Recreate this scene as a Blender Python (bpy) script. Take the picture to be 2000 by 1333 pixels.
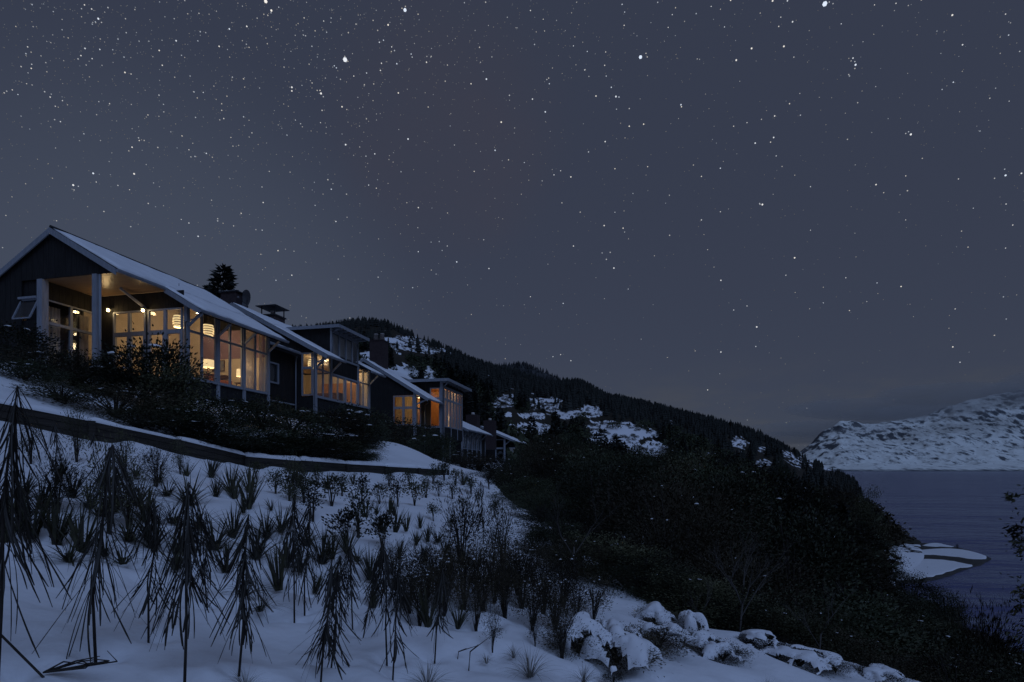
import bpy, math, random
import numpy as np
from mathutils import Vector, Matrix

random.seed(7)
RNG = np.random.default_rng(11)
for o in list(bpy.data.objects):
    bpy.data.objects.remove(o)
SC = bpy.context.scene
COL = SC.collection
R = math.radians

# ------------------------------------------------------------------ camera
F_PX, CX, CY = 1080.0, 1000.0, 915.0          # focal length, principal column and horizon row of a 2000 px wide frame
cam_d = bpy.data.cameras.new('camera')
cam = bpy.data.objects.new('camera', cam_d)
COL.objects.link(cam)
cam_d.sensor_width = 36.0
cam_d.lens = 36.0 * F_PX / 2000.0
cam.location = (0, 0, 0)
cam.rotation_euler = (R(90), 0, 0)
cam_d.shift_y = (CY - 666.5) / 2000.0
cam_d.clip_start = 0.1
cam_d.clip_end = 60000
SC.camera = cam

# ------------------------------------------------------------------ sky, moon, exposure
MOON_EL, MOON_AZ = R(46), R(148)              # azimuth clockwise from +Y: behind the camera, to the right
world = bpy.data.worlds.new('World')
SC.world = world
world.use_nodes = True
wn, wl = world.node_tree.nodes, world.node_tree.links
wn.clear()


def wnode(t, **kw):
    n = wn.new(t)
    for k, v in kw.items():
        setattr(n, k, v)
    return n


w_out = wnode('ShaderNodeOutputWorld')
w_bg = wnode('ShaderNodeBackground')
w_sky = wnode('ShaderNodeTexSky', sky_type='NISHITA', sun_disc=False, sun_elevation=MOON_EL, sun_rotation=MOON_AZ,
              altitude=350, air_density=1.0, dust_density=0.2, ozone_density=3.0)
w_hs = wnode('ShaderNodeHueSaturation')
w_hs.inputs['Saturation'].default_value = 0.62
w_hs.inputs['Value'].default_value = 0.62
w_tint = wnode('ShaderNodeMix', data_type='RGBA', blend_type='MULTIPLY')
w_tint.inputs[0].default_value = 1.0
w_tint.inputs[7].default_value = (0.52, 0.78, 1.2, 1)
wl.new(w_sky.outputs[0], w_tint.inputs[6])
wl.new(w_tint.outputs[2], w_hs.inputs['Color'])
w_tc = wnode('ShaderNodeTexCoord')
w_sep = wnode('ShaderNodeSeparateXYZ')
wl.new(w_tc.outputs['Generated'], w_sep.inputs[0])


def wmath(op, a, b=None, clamp=False):
    n = wnode('ShaderNodeMath', operation=op, use_clamp=clamp)
    for i, s in enumerate((a, b)):
        if s is None:
            continue
        if isinstance(s, (int, float)):
            n.inputs[i].default_value = s
        else:
            wl.new(s, n.inputs[i])
    return n.outputs[0]


def wmix(fac, a, b, blend='MIX'):
    n = wnode('ShaderNodeMix', data_type='RGBA', blend_type=blend)
    for i, s in ((0, fac), (6, a), (7, b)):
        if isinstance(s, (int, float)):
            n.inputs[i].default_value = s
        elif isinstance(s, tuple):
            n.inputs[i].default_value = (*s, 1)
        else:
            wl.new(s, n.inputs[i])
    return n.outputs[2]


def wlobe(d, lo, hi):
    v = wnode('ShaderNodeVectorMath', operation='DOT_PRODUCT')
    wl.new(w_tc.outputs['Generated'], v.inputs[0])
    v.inputs[1].default_value = Vector(d).normalized()
    m = wnode('ShaderNodeMapRange', interpolation_type='SMOOTHSTEP')
    wl.new(v.outputs['Value'], m.inputs[0])
    m.inputs[1].default_value, m.inputs[2].default_value = lo, hi
    return m.outputs[0]


def wnoise(scale, detail, stretch=(1, 1, 1), rough=0.55):
    mp = wnode('ShaderNodeMapping')
    mp.inputs['Scale'].default_value = stretch
    wl.new(w_tc.outputs['Generated'], mp.inputs[0])
    n = wnode('ShaderNodeTexNoise')
    n.inputs['Scale'].default_value, n.inputs['Detail'].default_value, n.inputs['Roughness'].default_value = scale, detail, rough
    wl.new(mp.outputs[0], n.inputs['Vector'])
    return n.outputs['Fac']


# the slate of a moonlit night sky over the physical sky, afterglow low on the left, thin low cloud, faint milky nebulosity
elev = w_sep.outputs['Z']
base = wmix(0.95, w_hs.outputs[0], (0.335, 0.405, 0.655))
glow = wmath('MULTIPLY', wlobe((-0.62, 1, 0.20), 0.90, 1.0), 0.34)
base = wmix(glow, base, (0.82, 1.02, 1.44))
neb = wmath('MULTIPLY', wlobe((-0.12, 1, 0.60), 0.978, 0.999), wmath('MULTIPLY', wnoise(7, 4), 0.36))
base = wmix(neb, base, (0.62, 0.50, 0.62))
cl = wnode('ShaderNodeMapRange', interpolation_type='SMOOTHSTEP')
wl.new(wnoise(5.0, 6, (1, 1, 3.2), 0.6), cl.inputs[0])
cl.inputs[1].default_value, cl.inputs[2].default_value = 0.40, 0.68
band = wnode('ShaderNodeMapRange', interpolation_type='SMOOTHSTEP')
wl.new(elev, band.inputs[0])
band.inputs[1].default_value, band.inputs[2].default_value = 0.20, 0.06
cloud_f = wmath('MULTIPLY', wmath('MULTIPLY', cl.outputs[0], band.outputs[0]), 0.8)
base = wmix(cloud_f, base, (0.62, 0.68, 0.84))
wl.new(base, w_bg.inputs['Color'])
w_bg.inputs['Strength'].default_value = 0.10
wl.new(w_bg.outputs[0], w_out.inputs[0])

sun_d = bpy.data.lights.new('moon', 'SUN')
sun_d.energy = 0.80
sun_d.angle = R(38)
sun_d.color = (0.37, 0.55, 1.0)
sun = bpy.data.objects.new('moon', sun_d)
COL.objects.link(sun)
sun_dir = Vector((math.sin(MOON_AZ) * math.cos(MOON_EL), math.cos(MOON_AZ) * math.cos(MOON_EL), math.sin(MOON_EL)))
sun.rotation_euler = sun_dir.to_track_quat('Z', 'Y').to_euler()
sun.location = (30, -40, 60)

SC.view_settings.view_transform = 'Standard'
SC.view_settings.look = 'None'
SC.view_settings.exposure = 0.0
SC.view_settings.gamma = 1.0
SC.view_settings.use_curve_mapping = False
SC.render.engine = 'CYCLES'
SC.cycles.use_denoising = True
SC.cycles.max_bounces = 6
SC.cycles.transparent_max_bounces = 16
SC.cycles.sample_clamp_indirect = 4.0
SC.cycles.caustics_reflective = False
SC.cycles.caustics_refractive = False

# ------------------------------------------------------------------ helpers


def tag(o, label=None, cat=None, group=None, kind=None):
    if label:
        o['label'] = label
    if cat:
        o['category'] = cat
    if group:
        o['group'] = group
    if kind:
        o['kind'] = kind
    return o


def empty(name, loc=(0, 0, 0), rz=0.0):
    o = bpy.data.objects.new(name, None)
    o.empty_display_size = 0.2
    o.location = loc
    o.rotation_euler = (0, 0, rz)
    COL.objects.link(o)
    return o


def link(name, me, parent=None):
    o = bpy.data.objects.new(name, me)
    COL.objects.link(o)
    if parent is not None:
        o.parent = parent
    return o


def mesh_np(name, verts, faces, mat=None, smooth=False, mats=None, mat_idx=None):
    """verts (N,3); faces: (M,k) int array or a list of such arrays"""
    if isinstance(faces, np.ndarray):
        faces = [faces]
    faces = [np.asarray(f, dtype=np.int32) for f in faces if len(f)]
    me = bpy.data.meshes.new(name)
    verts = np.asarray(verts, dtype=np.float32)
    me.vertices.add(len(verts))
    me.vertices.foreach_set('co', verts.ravel())
    loops = np.concatenate([f.ravel() for f in faces])
    tot = np.concatenate([np.full(len(f), f.shape[1], np.int32) for f in faces])
    start = np.concatenate([[0], np.cumsum(tot)[:-1]]).astype(np.int32)
    me.loops.add(len(loops))
    me.loops.foreach_set('vertex_index', loops)
    me.polygons.add(len(tot))
    me.polygons.foreach_set('loop_start', start)
    try:
        me.polygons.foreach_set('loop_total', tot)
    except Exception:
        pass
    if smooth:
        me.polygons.foreach_set('use_smooth', np.ones(len(tot), bool))
    for m in (mats or ([mat] if mat else [])):
        me.materials.append(m)
    if mat_idx is not None:
        me.polygons.foreach_set('material_index', np.asarray(mat_idx, np.int32))
    me.update(calc_edges=True)
    me.validate()
    return me


class MB:
    """collects simple shapes into one mesh"""
    def __init__(s):
        s.v, s.f = [], []

    def add(s, vs, fs):
        n = len(s.v)
        s.v += [tuple(p) for p in vs]
        s.f += [tuple(i + n for i in f) for f in fs]
        return s

    def box(s, x0, x1, y0, y1, z0, z1):
        x0, x1 = min(x0, x1), max(x0, x1)
        y0, y1 = min(y0, y1), max(y0, y1)
        z0, z1 = min(z0, z1), max(z0, z1)
        return s.add([(x0, y0, z0), (x1, y0, z0), (x1, y1, z0), (x0, y1, z0), (x0, y0, z1), (x1, y0, z1), (x1, y1, z1), (x0, y1, z1)],
                     [(0, 3, 2, 1), (4, 5, 6, 7), (0, 1, 5, 4), (1, 2, 6, 5), (2, 3, 7, 6), (3, 0, 4, 7)])

    def prism(s, pts, d):
        """polygon (list of 3-D points) extruded by the vector d"""
        n = len(pts)
        a = [Vector(p) for p in pts]
        b = [p + Vector(d) for p in a]
        return s.add(a + b, [tuple(range(n))[::-1], tuple(range(n, 2 * n))] + [(i, (i + 1) % n, n + (i + 1) % n, n + i) for i in range(n)])

    def beam(s, p, q, w, h=None):
        p, q = Vector(p), Vector(q)
        h = h or w
        d = (q - p).normalized()
        up = Vector((0, 0, 1)) if abs(d.z) < 0.95 else Vector((1, 0, 0))
        a = d.cross(up).normalized() * (w / 2)
        b = a.cross(d).normalized() * (h / 2)
        vs = [p - a - b, p + a - b, p + a + b, p - a + b, q - a - b, q + a - b, q + a + b, q - a + b]
        return s.add(vs, [(0, 3, 2, 1), (4, 5, 6, 7), (0, 1, 5, 4), (1, 2, 6, 5), (2, 3, 7, 6), (3, 0, 4, 7)])

    def tube(s, pts, rad, n=6, cap=True):
        pts = [Vector(p) for p in pts]
        rad = rad if isinstance(rad, (list, tuple)) else [rad] * len(pts)
        rings = []
        for i, p in enumerate(pts):
            d = (pts[min(i + 1, len(pts) - 1)] - pts[max(i - 1, 0)]).normalized()
            up = Vector((0, 0, 1)) if abs(d.z) < 0.9 else Vector((1, 0, 0))
            a = d.cross(up).normalized()
            b = a.cross(d).normalized()
            rings.append([p + (a * math.cos(t) + b * math.sin(t)) * rad[i] for t in (2 * math.pi * k / n for k in range(n))])
        vs = [v for r in rings for v in r]
        fs = []
        for i in range(len(pts) - 1):
            for k in range(n):
                fs.append((i * n + k, i * n + (k + 1) % n, (i + 1) * n + (k + 1) % n, (i + 1) * n + k))
        if cap:
            fs += [tuple(range(n))[::-1], tuple(range((len(pts) - 1) * n, len(pts) * n))]
        return s.add(vs, fs)

    def lathe(s, prof, c=(0, 0, 0), n=20):
        vs, fs = [], []
        for r, z in prof:
            for k in range(n):
                t = 2 * math.pi * k / n
                vs.append((c[0] + r * math.cos(t), c[1] + r * math.sin(t), c[2] + z))
        for i in range(len(prof) - 1):
            for k in range(n):
                fs.append((i * n + k, i * n + (k + 1) % n, (i + 1) * n + (k + 1) % n, (i + 1) * n + k))
        return s.add(vs, fs)

    def build(s, name, mat, parent=None, smooth=False):
        me = bpy.data.meshes.new(name)
        me.from_pydata(s.v, [], s.f)
        me.materials.append(mat)
        if smooth:
            me.polygons.foreach_set('use_smooth', np.ones(len(me.polygons), bool))
        me.update()
        return link(name, me, parent)


def copy_tree(o, parent=None):
    c = o.copy()
    COL.objects.link(c)
    c.parent = parent
    for ch in o.children:
        copy_tree(ch, c)
    return c


def hash2(i, j, seed):
    n = (i.astype(np.int64) * 374761393 + j.astype(np.int64) * 668265263 + seed * 974711) & 0x7fffffff
    n = ((n ^ (n >> 13)) * 1274126177) & 0x7fffffff
    n = n ^ (n >> 16)
    return (n & 0xffff) / 65535.0


def vnoise(x, y, seed=0):
    x, y = np.asarray(x, float), np.asarray(y, float)
    i, j = np.floor(x), np.floor(y)
    a, b = x - i, y - j
    a, b = a * a * (3 - 2 * a), b * b * (3 - 2 * b)
    h = lambda p, q: hash2(i + p, j + q, seed)
    return (h(0, 0) * (1 - a) + h(1, 0) * a) * (1 - b) + (h(0, 1) * (1 - a) + h(1, 1) * a) * b


def fbm(x, y, seed=0, octv=4, gain=0.5):
    s, amp, t = 0, 1.0, 0
    for k in range(octv):
        s = s + amp * vnoise(np.asarray(x) * 2 ** k, np.asarray(y) * 2 ** k, seed + k * 17)
        t += amp
        amp *= gain
    return s / t


def sstep(a, b, x):
    t = np.clip((np.asarray(x, float) - a) / (b - a), 0, 1)
    return t * t * (3 - 2 * t)


# ------------------------------------------------------------------ materials
MATS = {}


def pmat(name, col, rough=0.7, var=0.25, nscale=6.0, bump=0.0, bscale=40.0, spec=0.3, metallic=0.0, emit=None, estr=0.0, stretch=(1, 1, 1), coords='Object', dark=None, trans=0.0, vary=0.0):
    m = bpy.data.materials.new(name)
    m.use_nodes = True
    nt = m.node_tree
    b = nt.nodes['Principled BSDF']
    b.inputs['Roughness'].default_value = rough
    b.inputs['Specular IOR Level'].default_value = spec
    b.inputs['Metallic'].default_value = metallic
    tc = nt.nodes.new('ShaderNodeTexCoord')
    mp = nt.nodes.new('ShaderNodeMapping')
    mp.inputs['Scale'].default_value = stretch
    nt.links.new(tc.outputs[coords], mp.inputs[0])
    nz = nt.nodes.new('ShaderNodeTexNoise')
    nz.inputs['Scale'].default_value = nscale
    nz.inputs['Detail'].default_value = 5
    nt.links.new(mp.outputs[0], nz.inputs['Vector'])
    mx = nt.nodes.new('ShaderNodeMix')
    mx.data_type = 'RGBA'
    c2 = dark if dark else tuple(c * (1 - var) for c in col)
    mx.inputs[6].default_value = (*c2, 1)
    mx.inputs[7].default_value = (*tuple(min(1, c * (1 + var * 0.5)) for c in col), 1)
    rp = nt.nodes.new('ShaderNodeMapRange')
    rp.inputs[1].default_value, rp.inputs[2].default_value = 0.32, 0.68
    nt.links.new(nz.outputs['Fac'], rp.inputs[0])
    nt.links.new(rp.outputs[0], mx.inputs[0])
    csock = mx.outputs[2]
    if vary:                                     # every plant its own tone
        oi = nt.nodes.new('ShaderNodeObjectInfo')
        vr = nt.nodes.new('ShaderNodeMapRange')
        vr.inputs[3].default_value, vr.inputs[4].default_value = 1 - vary, 1 + 1.6 * vary
        nt.links.new(oi.outputs['Random'], vr.inputs[0])
        vm = nt.nodes.new('ShaderNodeVectorMath')
        vm.operation = 'SCALE'
        nt.links.new(csock, vm.inputs[0])
        nt.links.new(vr.outputs[0], vm.inputs['Scale'])
        csock = vm.outputs[0]
    nt.links.new(csock, b.inputs['Base Color'])
    if bump:
        n2 = nt.nodes.new('ShaderNodeTexNoise')
        n2.inputs['Scale'].default_value = bscale
        n2.inputs['Detail'].default_value = 4
        nt.links.new(mp.outputs[0], n2.inputs['Vector'])
        bp = nt.nodes.new('ShaderNodeBump')
        bp.inputs['Strength'].default_value = bump
        bp.inputs['Distance'].default_value = 0.02
        nt.links.new(n2.outputs['Fac'], bp.inputs['Height'])
        nt.links.new(bp.outputs[0], b.inputs['Normal'])
    if emit:
        b.inputs['Emission Color'].default_value = (*emit, 1)
        b.inputs['Emission Strength'].default_value = estr
    if trans:                                    # thin cloth: light from behind shows through
        tl = nt.nodes.new('ShaderNodeBsdfTranslucent')
        nt.links.new(mx.outputs[2], tl.inputs[0])
        ms = nt.nodes.new('ShaderNodeMixShader')
        ms.inputs[0].default_value = trans
        nt.links.new(b.outputs[0], ms.inputs[1])
        nt.links.new(tl.outputs[0], ms.inputs[2])
        nt.links.new(ms.outputs[0], nt.nodes['Material Output'].inputs[0])
    MATS[name] = m
    return m


M_SNOW = pmat('snow', (0.80, 0.82, 0.86), 0.65, 0.05, 1.6, bump=0.25, bscale=9, spec=0.25)
M_BOARD = pmat('dark_stained_board', (0.015, 0.0145, 0.0155), 0.75, 0.5, 3, bump=0.3, bscale=30, stretch=(6, 6, 0.6))
M_BASE = pmat('dark_base_cladding', (0.016, 0.016, 0.018), 0.8, 0.4, 4)
M_FRAME = pmat('grey_painted_timber', (0.26, 0.28, 0.32), 0.55, 0.18, 5, bump=0.15, bscale=40, stretch=(3, 3, 0.5))
M_GUTTER = pmat('grey_gutter_metal', (0.24, 0.26, 0.30), 0.45, 0.15, 4)
M_ROOF = pmat('dark_corrugated_roof', (0.03, 0.032, 0.037), 0.5, 0.3, 5)
M_SOFFIT = pmat('varnished_soffit_timber', (0.30, 0.20, 0.12), 0.34, 0.25, 2.5, stretch=(0.4, 6, 1), spec=0.5)
M_CREAM = pmat('cream_plaster', (0.72, 0.62, 0.48), 0.8, 0.06, 2)
M_MAUVE = pmat('mauve_plaster', (0.30, 0.20, 0.24), 0.8, 0.1, 2)
M_FLOORIN = pmat('oak_floor', (0.32, 0.20, 0.11), 0.5, 0.3, 3, stretch=(1, 8, 1))
M_TIMBER = pmat('orange_timber_lining', (0.55, 0.27, 0.10), 0.5, 0.3, 3, stretch=(6, 6, 0.5))
M_CURT = pmat('pale_curtain', (0.66, 0.60, 0.54), 0.9, 0.1, 3, trans=0.5)
M_GOLD = pmat('gold_curtain', (0.70, 0.52, 0.26), 0.9, 0.12, 3, trans=0.6)
M_BRICK = pmat('dark_maroon_chimney_plaster', (0.045, 0.032, 0.034), 0.85, 0.3, 6, bump=0.3)
M_DARKMET = pmat('dark_metal', (0.03, 0.03, 0.034), 0.5, 0.2, 8)
M_POT = pmat('pale_chimney_pot', (0.50, 0.47, 0.46), 0.7, 0.15, 6)
M_WALLTIM = pmat('weathered_wall_timber', (0.034, 0.029, 0.025), 0.85, 0.5, 2.5, bump=0.5, bscale=24, stretch=(0.6, 0.6, 6))
M_LEAF = pmat('dark_evergreen_leaf', (0.030, 0.036, 0.020), 0.6, 0.5, 2.0, spec=0.25, vary=.8)
M_LEAF2 = pmat('olive_leaf', (0.042, 0.043, 0.023), 0.6, 0.5, 2.5, spec=0.25, vary=.8)
M_LEAF3 = pmat('brown_green_leaf', (0.040, 0.034, 0.022), 0.65, 0.5, 2.0, spec=0.2, vary=.8)
M_FLAX = pmat('flax_blade', (0.034, 0.034, 0.018), 0.5, 0.5, 6, spec=0.3, vary=.45)
M_LANCE = pmat('lancewood_leaf', (0.020, 0.018, 0.015), 0.5, 0.4, 8, spec=0.3)
M_BARK = pmat('dark_bark', (0.035, 0.030, 0.026), 0.9, 0.4, 12, bump=0.5)
M_PALEBARK = pmat('grey_bark', (0.085, 0.08, 0.076), 0.85, 0.35, 10, bump=0.4)
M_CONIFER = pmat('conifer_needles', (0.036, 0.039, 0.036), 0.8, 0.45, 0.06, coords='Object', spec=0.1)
M_FARCON = pmat('haze_tinted_conifer_needles', (0.055, 0.058, 0.062), 0.85, 0.5, 0.05, spec=0.1)  # distance haze put into the needle colour, no air volume
M_STRAW = pmat('frosted_tussock_straw', (0.17, 0.16, 0.14), 0.8, 0.4, 8)
M_STONE = pmat('dark_shore_pebbles', (0.055, 0.052, 0.05), 0.8, 0.5, 1.2, bump=0.6, bscale=3)
M_DISH = pmat('dull_dish_metal', (0.13, 0.13, 0.14), 0.5, 0.2, 6)
M_SHADE = pmat('lit_lamp_shade', (0.8, 0.68, 0.45), 0.8, 0.05, 6, emit=(1.0, 0.72, 0.36), estr=0.85)
M_PENDANT = pmat('lit_pendant_band', (0.8, 0.68, 0.45), 0.8, 0.05, 6, emit=(1.0, 0.74, 0.36), estr=0.9)
M_PENDRIB = pmat('pendant_rib', (0.10, 0.055, 0.025), 0.7, 0.1, 6)
M_BULB = pmat('lit_bulb', (0.9, 0.8, 0.6), 0.5, 0.0, 6, emit=(1.0, 0.74, 0.34), estr=16.0)
M_DOWN = pmat('lit_downlight', (0.9, 0.8, 0.6), 0.5, 0.0, 6, emit=(1.0, 0.85, 0.6), estr=5.0)
M_FURN = pmat('dark_furniture', (0.10, 0.05, 0.035), 0.5, 0.3, 6)
M_RED = pmat('red_upholstery', (0.30, 0.10, 0.06), 0.8, 0.2, 6)
M_PICT = pmat('picture_print', (0.13, 0.14, 0.17), 0.6, 0.7, 5, dark=(0.35, 0.33, 0.30))
M_TABLE = pmat('pale_table_timber', (0.36, 0.26, 0.16), 0.5, 0.2, 5)


def glass_mat(name, tint, f0):
    m = bpy.data.materials.new(name)
    m.use_nodes = True
    nt = m.node_tree
    nt.nodes.clear()
    out = nt.nodes.new('ShaderNodeOutputMaterial')
    tr = nt.nodes.new('ShaderNodeBsdfTransparent')
    tr.inputs[0].default_value = (*tint, 1)
    gl = nt.nodes.new('ShaderNodeBsdfGlossy')
    gl.inputs['Roughness'].default_value = 0.03
    gl.inputs['Color'].default_value = (0.9, 0.95, 1, 1)
    lw = nt.nodes.new('ShaderNodeLayerWeight')          # facing: the same from both sides of the pane
    pw = nt.nodes.new('ShaderNodeMath')
    pw.operation = 'POWER'
    pw.inputs[1].default_value = 4.0
    nt.links.new(lw.outputs['Facing'], pw.inputs[0])
    fr = nt.nodes.new('ShaderNodeMath')
    fr.operation = 'MULTIPLY_ADD'
    fr.inputs[1].default_value, fr.inputs[2].default_value = 0.6, f0
    nt.links.new(pw.outputs[0], fr.inputs[0])
    nz = nt.nodes.new('ShaderNodeTexNoise')
    nz.inputs['Scale'].default_value = 0.7
    bp = nt.nodes.new('ShaderNodeBump')
    bp.inputs['Strength'].default_value = 0.04
    nt.links.new(nz.outputs['Fac'], bp.inputs['Height'])
    nt.links.new(bp.outputs[0], gl.inputs['Normal'])
    mx = nt.nodes.new('ShaderNodeMixShader')
    nt.links.new(fr.outputs[0], mx.inputs[0])
    nt.links.new(tr.outputs[0], mx.inputs[1])
    nt.links.new(gl.outputs[0], mx.inputs[2])
    nt.links.new(mx.outputs[0], out.inputs[0])
    return m


M_GLASS = glass_mat('window_glass', (0.94, 0.95, 0.96), 0.05)
# ------------------------------------------------------------------ terrain
PSI = math.atan(240 / 1080.0)                  # the row of houses runs towards the point 240 px right of centre
SN, CS = math.sin(PSI), math.cos(PSI)
U_WALL = -19.84                                # u: across the row (to the lake), v: along the row


def W(u, v, z):
    return Vector((u * CS + v * SN, -u * SN + v * CS, z))


def poly_sd(X, Y, pts):
    """signed distance to a polyline (positive to its left) and the position along it in vertex numbers"""
    X, Y = np.asarray(X, float), np.asarray(Y, float)
    best = np.full(X.shape, 1e18)
    sd, tt = np.zeros(X.shape), np.zeros(X.shape)
    n = len(pts)
    for i in range(n - 1):
        ax, ay = pts[i]
        bx, by = pts[i + 1]
        dx, dy = bx - ax, by - ay
        L2 = dx * dx + dy * dy
        t = ((X - ax) * dx + (Y - ay) * dy) / L2
        lo = -1e9 if i == 0 else 0
        hi = 1e9 if i == n - 2 else 1
        tc = np.clip(t, lo, hi)
        px, py = ax + dx * tc - X, ay + dy * tc - Y
        d = np.hypot(px, py)
        side = np.sign(dx * (Y - ay) - dy * (X - ax))
        m = d < best - 1e-9
        best = np.where(m, d, best)
        sd = np.where(m, d * side, sd)
        tt = np.where(m, i + np.clip(t, 0, 1), tt)
    return sd, tt


WALL_XY = [(-20.7, -2.0), (-12.04, 13.0), (-9.87, 16.8), (-8.98, 18.3), (-7.02, 21.7), (-3.37, 28.0), (-3.3, 34.0), (-2.5, 46.0), (0, 62), (8, 95), (20, 140), (60, 260)]
WALL_TOP = [2.9, 1.56, 0.80, 0.42, 0.20, -0.06, -0.35, -0.6, -0.8, -1.2, -2.0, -4.0]
WALL_STEP = [0.48, 0.48, 0.50, 0.46, 0.36, 0.32, 0, 0, 0, 0, 0, 0]
CREST_XY = [(14, 1.0), (7.0, 5.6), (4.3, 6.9), (2.1, 7.4), (1.15, 10.8), (0.2, 21.0), (-1.3, 32), (-0.8, 46), (3, 62), (12, 95), (26, 140), (70, 260)]
SHORE_Y = [-40, 0, 50, 73, 88, 97, 106, 122, 164, 280, 500, 950]
SHORE_X = [40, 44, 52, 59, 65, 69, 72, 86, 122, 186, 330, 607]
LAKE_Z = -22.0
RIDGE = [(-1400, 660, 600), (-400, 650, 620), (400, 640, 650), (560, 642, 700), (640, 634, 700), (700, 623, 720), (760, 627, 740), (850, 665, 780), (910, 694, 820), (1000, 718, 860),
         (1070, 742, 880), (1130, 738, 880), (1180, 765, 880), (1290, 790, 890), (1400, 815, 900), (1500, 850, 920), (1570, 885, 930), (1620, 909, 940), (1690, 940, 950), (1740, 950, 950), (3000, 950, 950)]
ZNEAR = [(-1400, 18), (0, 12), (600, 7), (800, 4), (900, 1), (1000, -1), (1100, -4), (1300, -9), (1500, -13), (1650, -18), (1690, -19.5), (1740, -20.3), (1800, -20.9), (1818, -21.6), (1835, -26), (3000, -30)]
_ra = np.arctan([(p[0] - CX) / F_PX for p in RIDGE])
_rz = [(CY - p[1] - 8) / F_PX * p[2] for p in RIDGE]
_rd = [p[2] for p in RIDGE]
_na = np.arctan([(p[0] - CX) / F_PX for p in ZNEAR])
_nz = [p[1] for p in ZNEAR]


def plane(X, Y):
    return -0.2087 * X + 0.0106 * Y - 1.65


def ground(X, Y):
    X, Y = np.asarray(X, float), np.asarray(Y, float)
    e, t = poly_sd(X, Y, WALL_XY)
    k = np.arange(len(WALL_XY))
    top = np.interp(t, k, WALL_TOP)
    step = np.interp(t, k, WALL_STEP)
    pw = np.interp(t, k, [plane(*p) for p in WALL_XY])
    u, v = X * CS - Y * SN, X * SN + Y * CS
    base = top - step * (0.58 + 0.62 * vnoise(t * 7.3, t * 0 + 3.5, 6))      # snow drifted against the planks
    low = plane(X, Y) + (base - pw) * np.exp(-(e / 5.5) ** 2)
    G = np.interp(v, [-10, 18, 27, 36, 44, 50, 56, 70, 90, 140], [3.6, 3.4, 3.1, 2.7, 2.0, 1.3, 0.3, 0.6, 0.8, 3.0])
    r = np.clip(e, 0, None) / (np.clip(e, 0, None) + np.clip(u - U_WALL, 0.01, None))
    up = top - 0.03 + (G - top) * (r ** 1.15) + 0.10 * np.clip(U_WALL - u, 0, None)
    z = np.where(e > 0.28, up, low)            # the step hides behind the planks
    z = z + 0.75 * np.exp(-((X + 6.6) / 2.6) ** 2 - ((Y - 34.0) / 3.2) ** 2) * (e > 0.28)      # the drift on the path
    # past the crest the ground falls to the lake
    s, ct = poly_sd(X, Y, CREST_XY)
    s = np.clip(-s, 0, None)
    S = np.interp(Y, SHORE_Y, SHORE_X)
    width = np.clip(S - X, 0, None) + s
    q = np.clip(s / np.maximum(width, 1e-3), 0, 1)
    p = np.interp(Y, [0, 10, 100], [0.85, 0.9, 2.0])
    zc = np.interp(ct, np.arange(len(CREST_XY)), [float(plane(*c)) if c[1] < 30 else -2.0 for c in CREST_XY])
    fall = zc + (LAKE_Z - zc) * q ** p
    beyond = np.clip(X - S, 0, None)
    z = np.where(s > 0, np.minimum(z, zc + 0.0 * s) * np.exp(-s / 1.2) + fall * (1 - np.exp(-s / 1.2)), z)
    z = np.where(beyond > 0, LAKE_Z - 0.2 - 0.12 * beyond, z)
    # the wooded hill behind
    d = np.hypot(X, Y)
    az = np.arctan2(X, Y)
    dd = d * np.cos(np.clip(az, -1.2, 1.2))
    Rz, Rd, N = np.interp(az, _ra, _rz), np.interp(az, _ra, _rd), np.interp(az, _na, _nz)
    qq = np.clip((dd - 95) / (Rd - 95), 0, None)
    hz = N + (Rz - N) * np.clip(qq, 0, 1) ** 1.1 - 0.35 * np.clip(dd - Rd, 0, None)
    rel = (fbm(X / 70, Y / 70, 5, 4) - 0.5) * 26 * np.clip(qq * 6, 0, 1) * np.clip((1.0 - qq) * 4, 0.15, 1) * np.clip((Rz + 22) / 60, 0, 1)
    hz = hz + rel
    b = sstep(85, 150, dd)
    return z * (1 - b) + hz * b


def ground_fine(X, Y):
    """small relief of the snow: drifts, hollows, a trodden track"""
    d = np.hypot(X, Y)
    near = np.exp(-d / 60)
    n = (fbm(X / 3.1, Y / 3.1, 3, 3) - 0.5) * 0.34 + (fbm(X / 0.8, Y / 0.8, 8, 3) - 0.5) * 0.12 + (fbm(X / .22, Y / .22, 12, 2) - .5) * .022 * np.exp(-d / 14)
    e, t = poly_sd(X, Y, WALL_XY)
    flat = 1 - 0.9 * np.exp(-(e / 1.0) ** 2)
    return n * near * flat


def zg(x, y):
    a, b = np.array([float(x)]), np.array([float(y)])
    return float((ground(a, b) + ground_fine(a, b))[0])


_RAY = np.concatenate([np.linspace(2.5, 60, 700), np.geomspace(60.2, 1000, 700)])


def at(px, py):
    """where the ground lies under a point of the photograph"""
    X, Y = (px - CX) / F_PX * _RAY, _RAY
    Z = (CY - py) / F_PX * _RAY
    g = ground(X, Y) + ground_fine(X, Y)
    hit = np.nonzero(g > Z)[0]
    i = hit[0] if len(hit) else len(_RAY) - 1
    return Vector((X[i], Y[i], g[i]))


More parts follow.
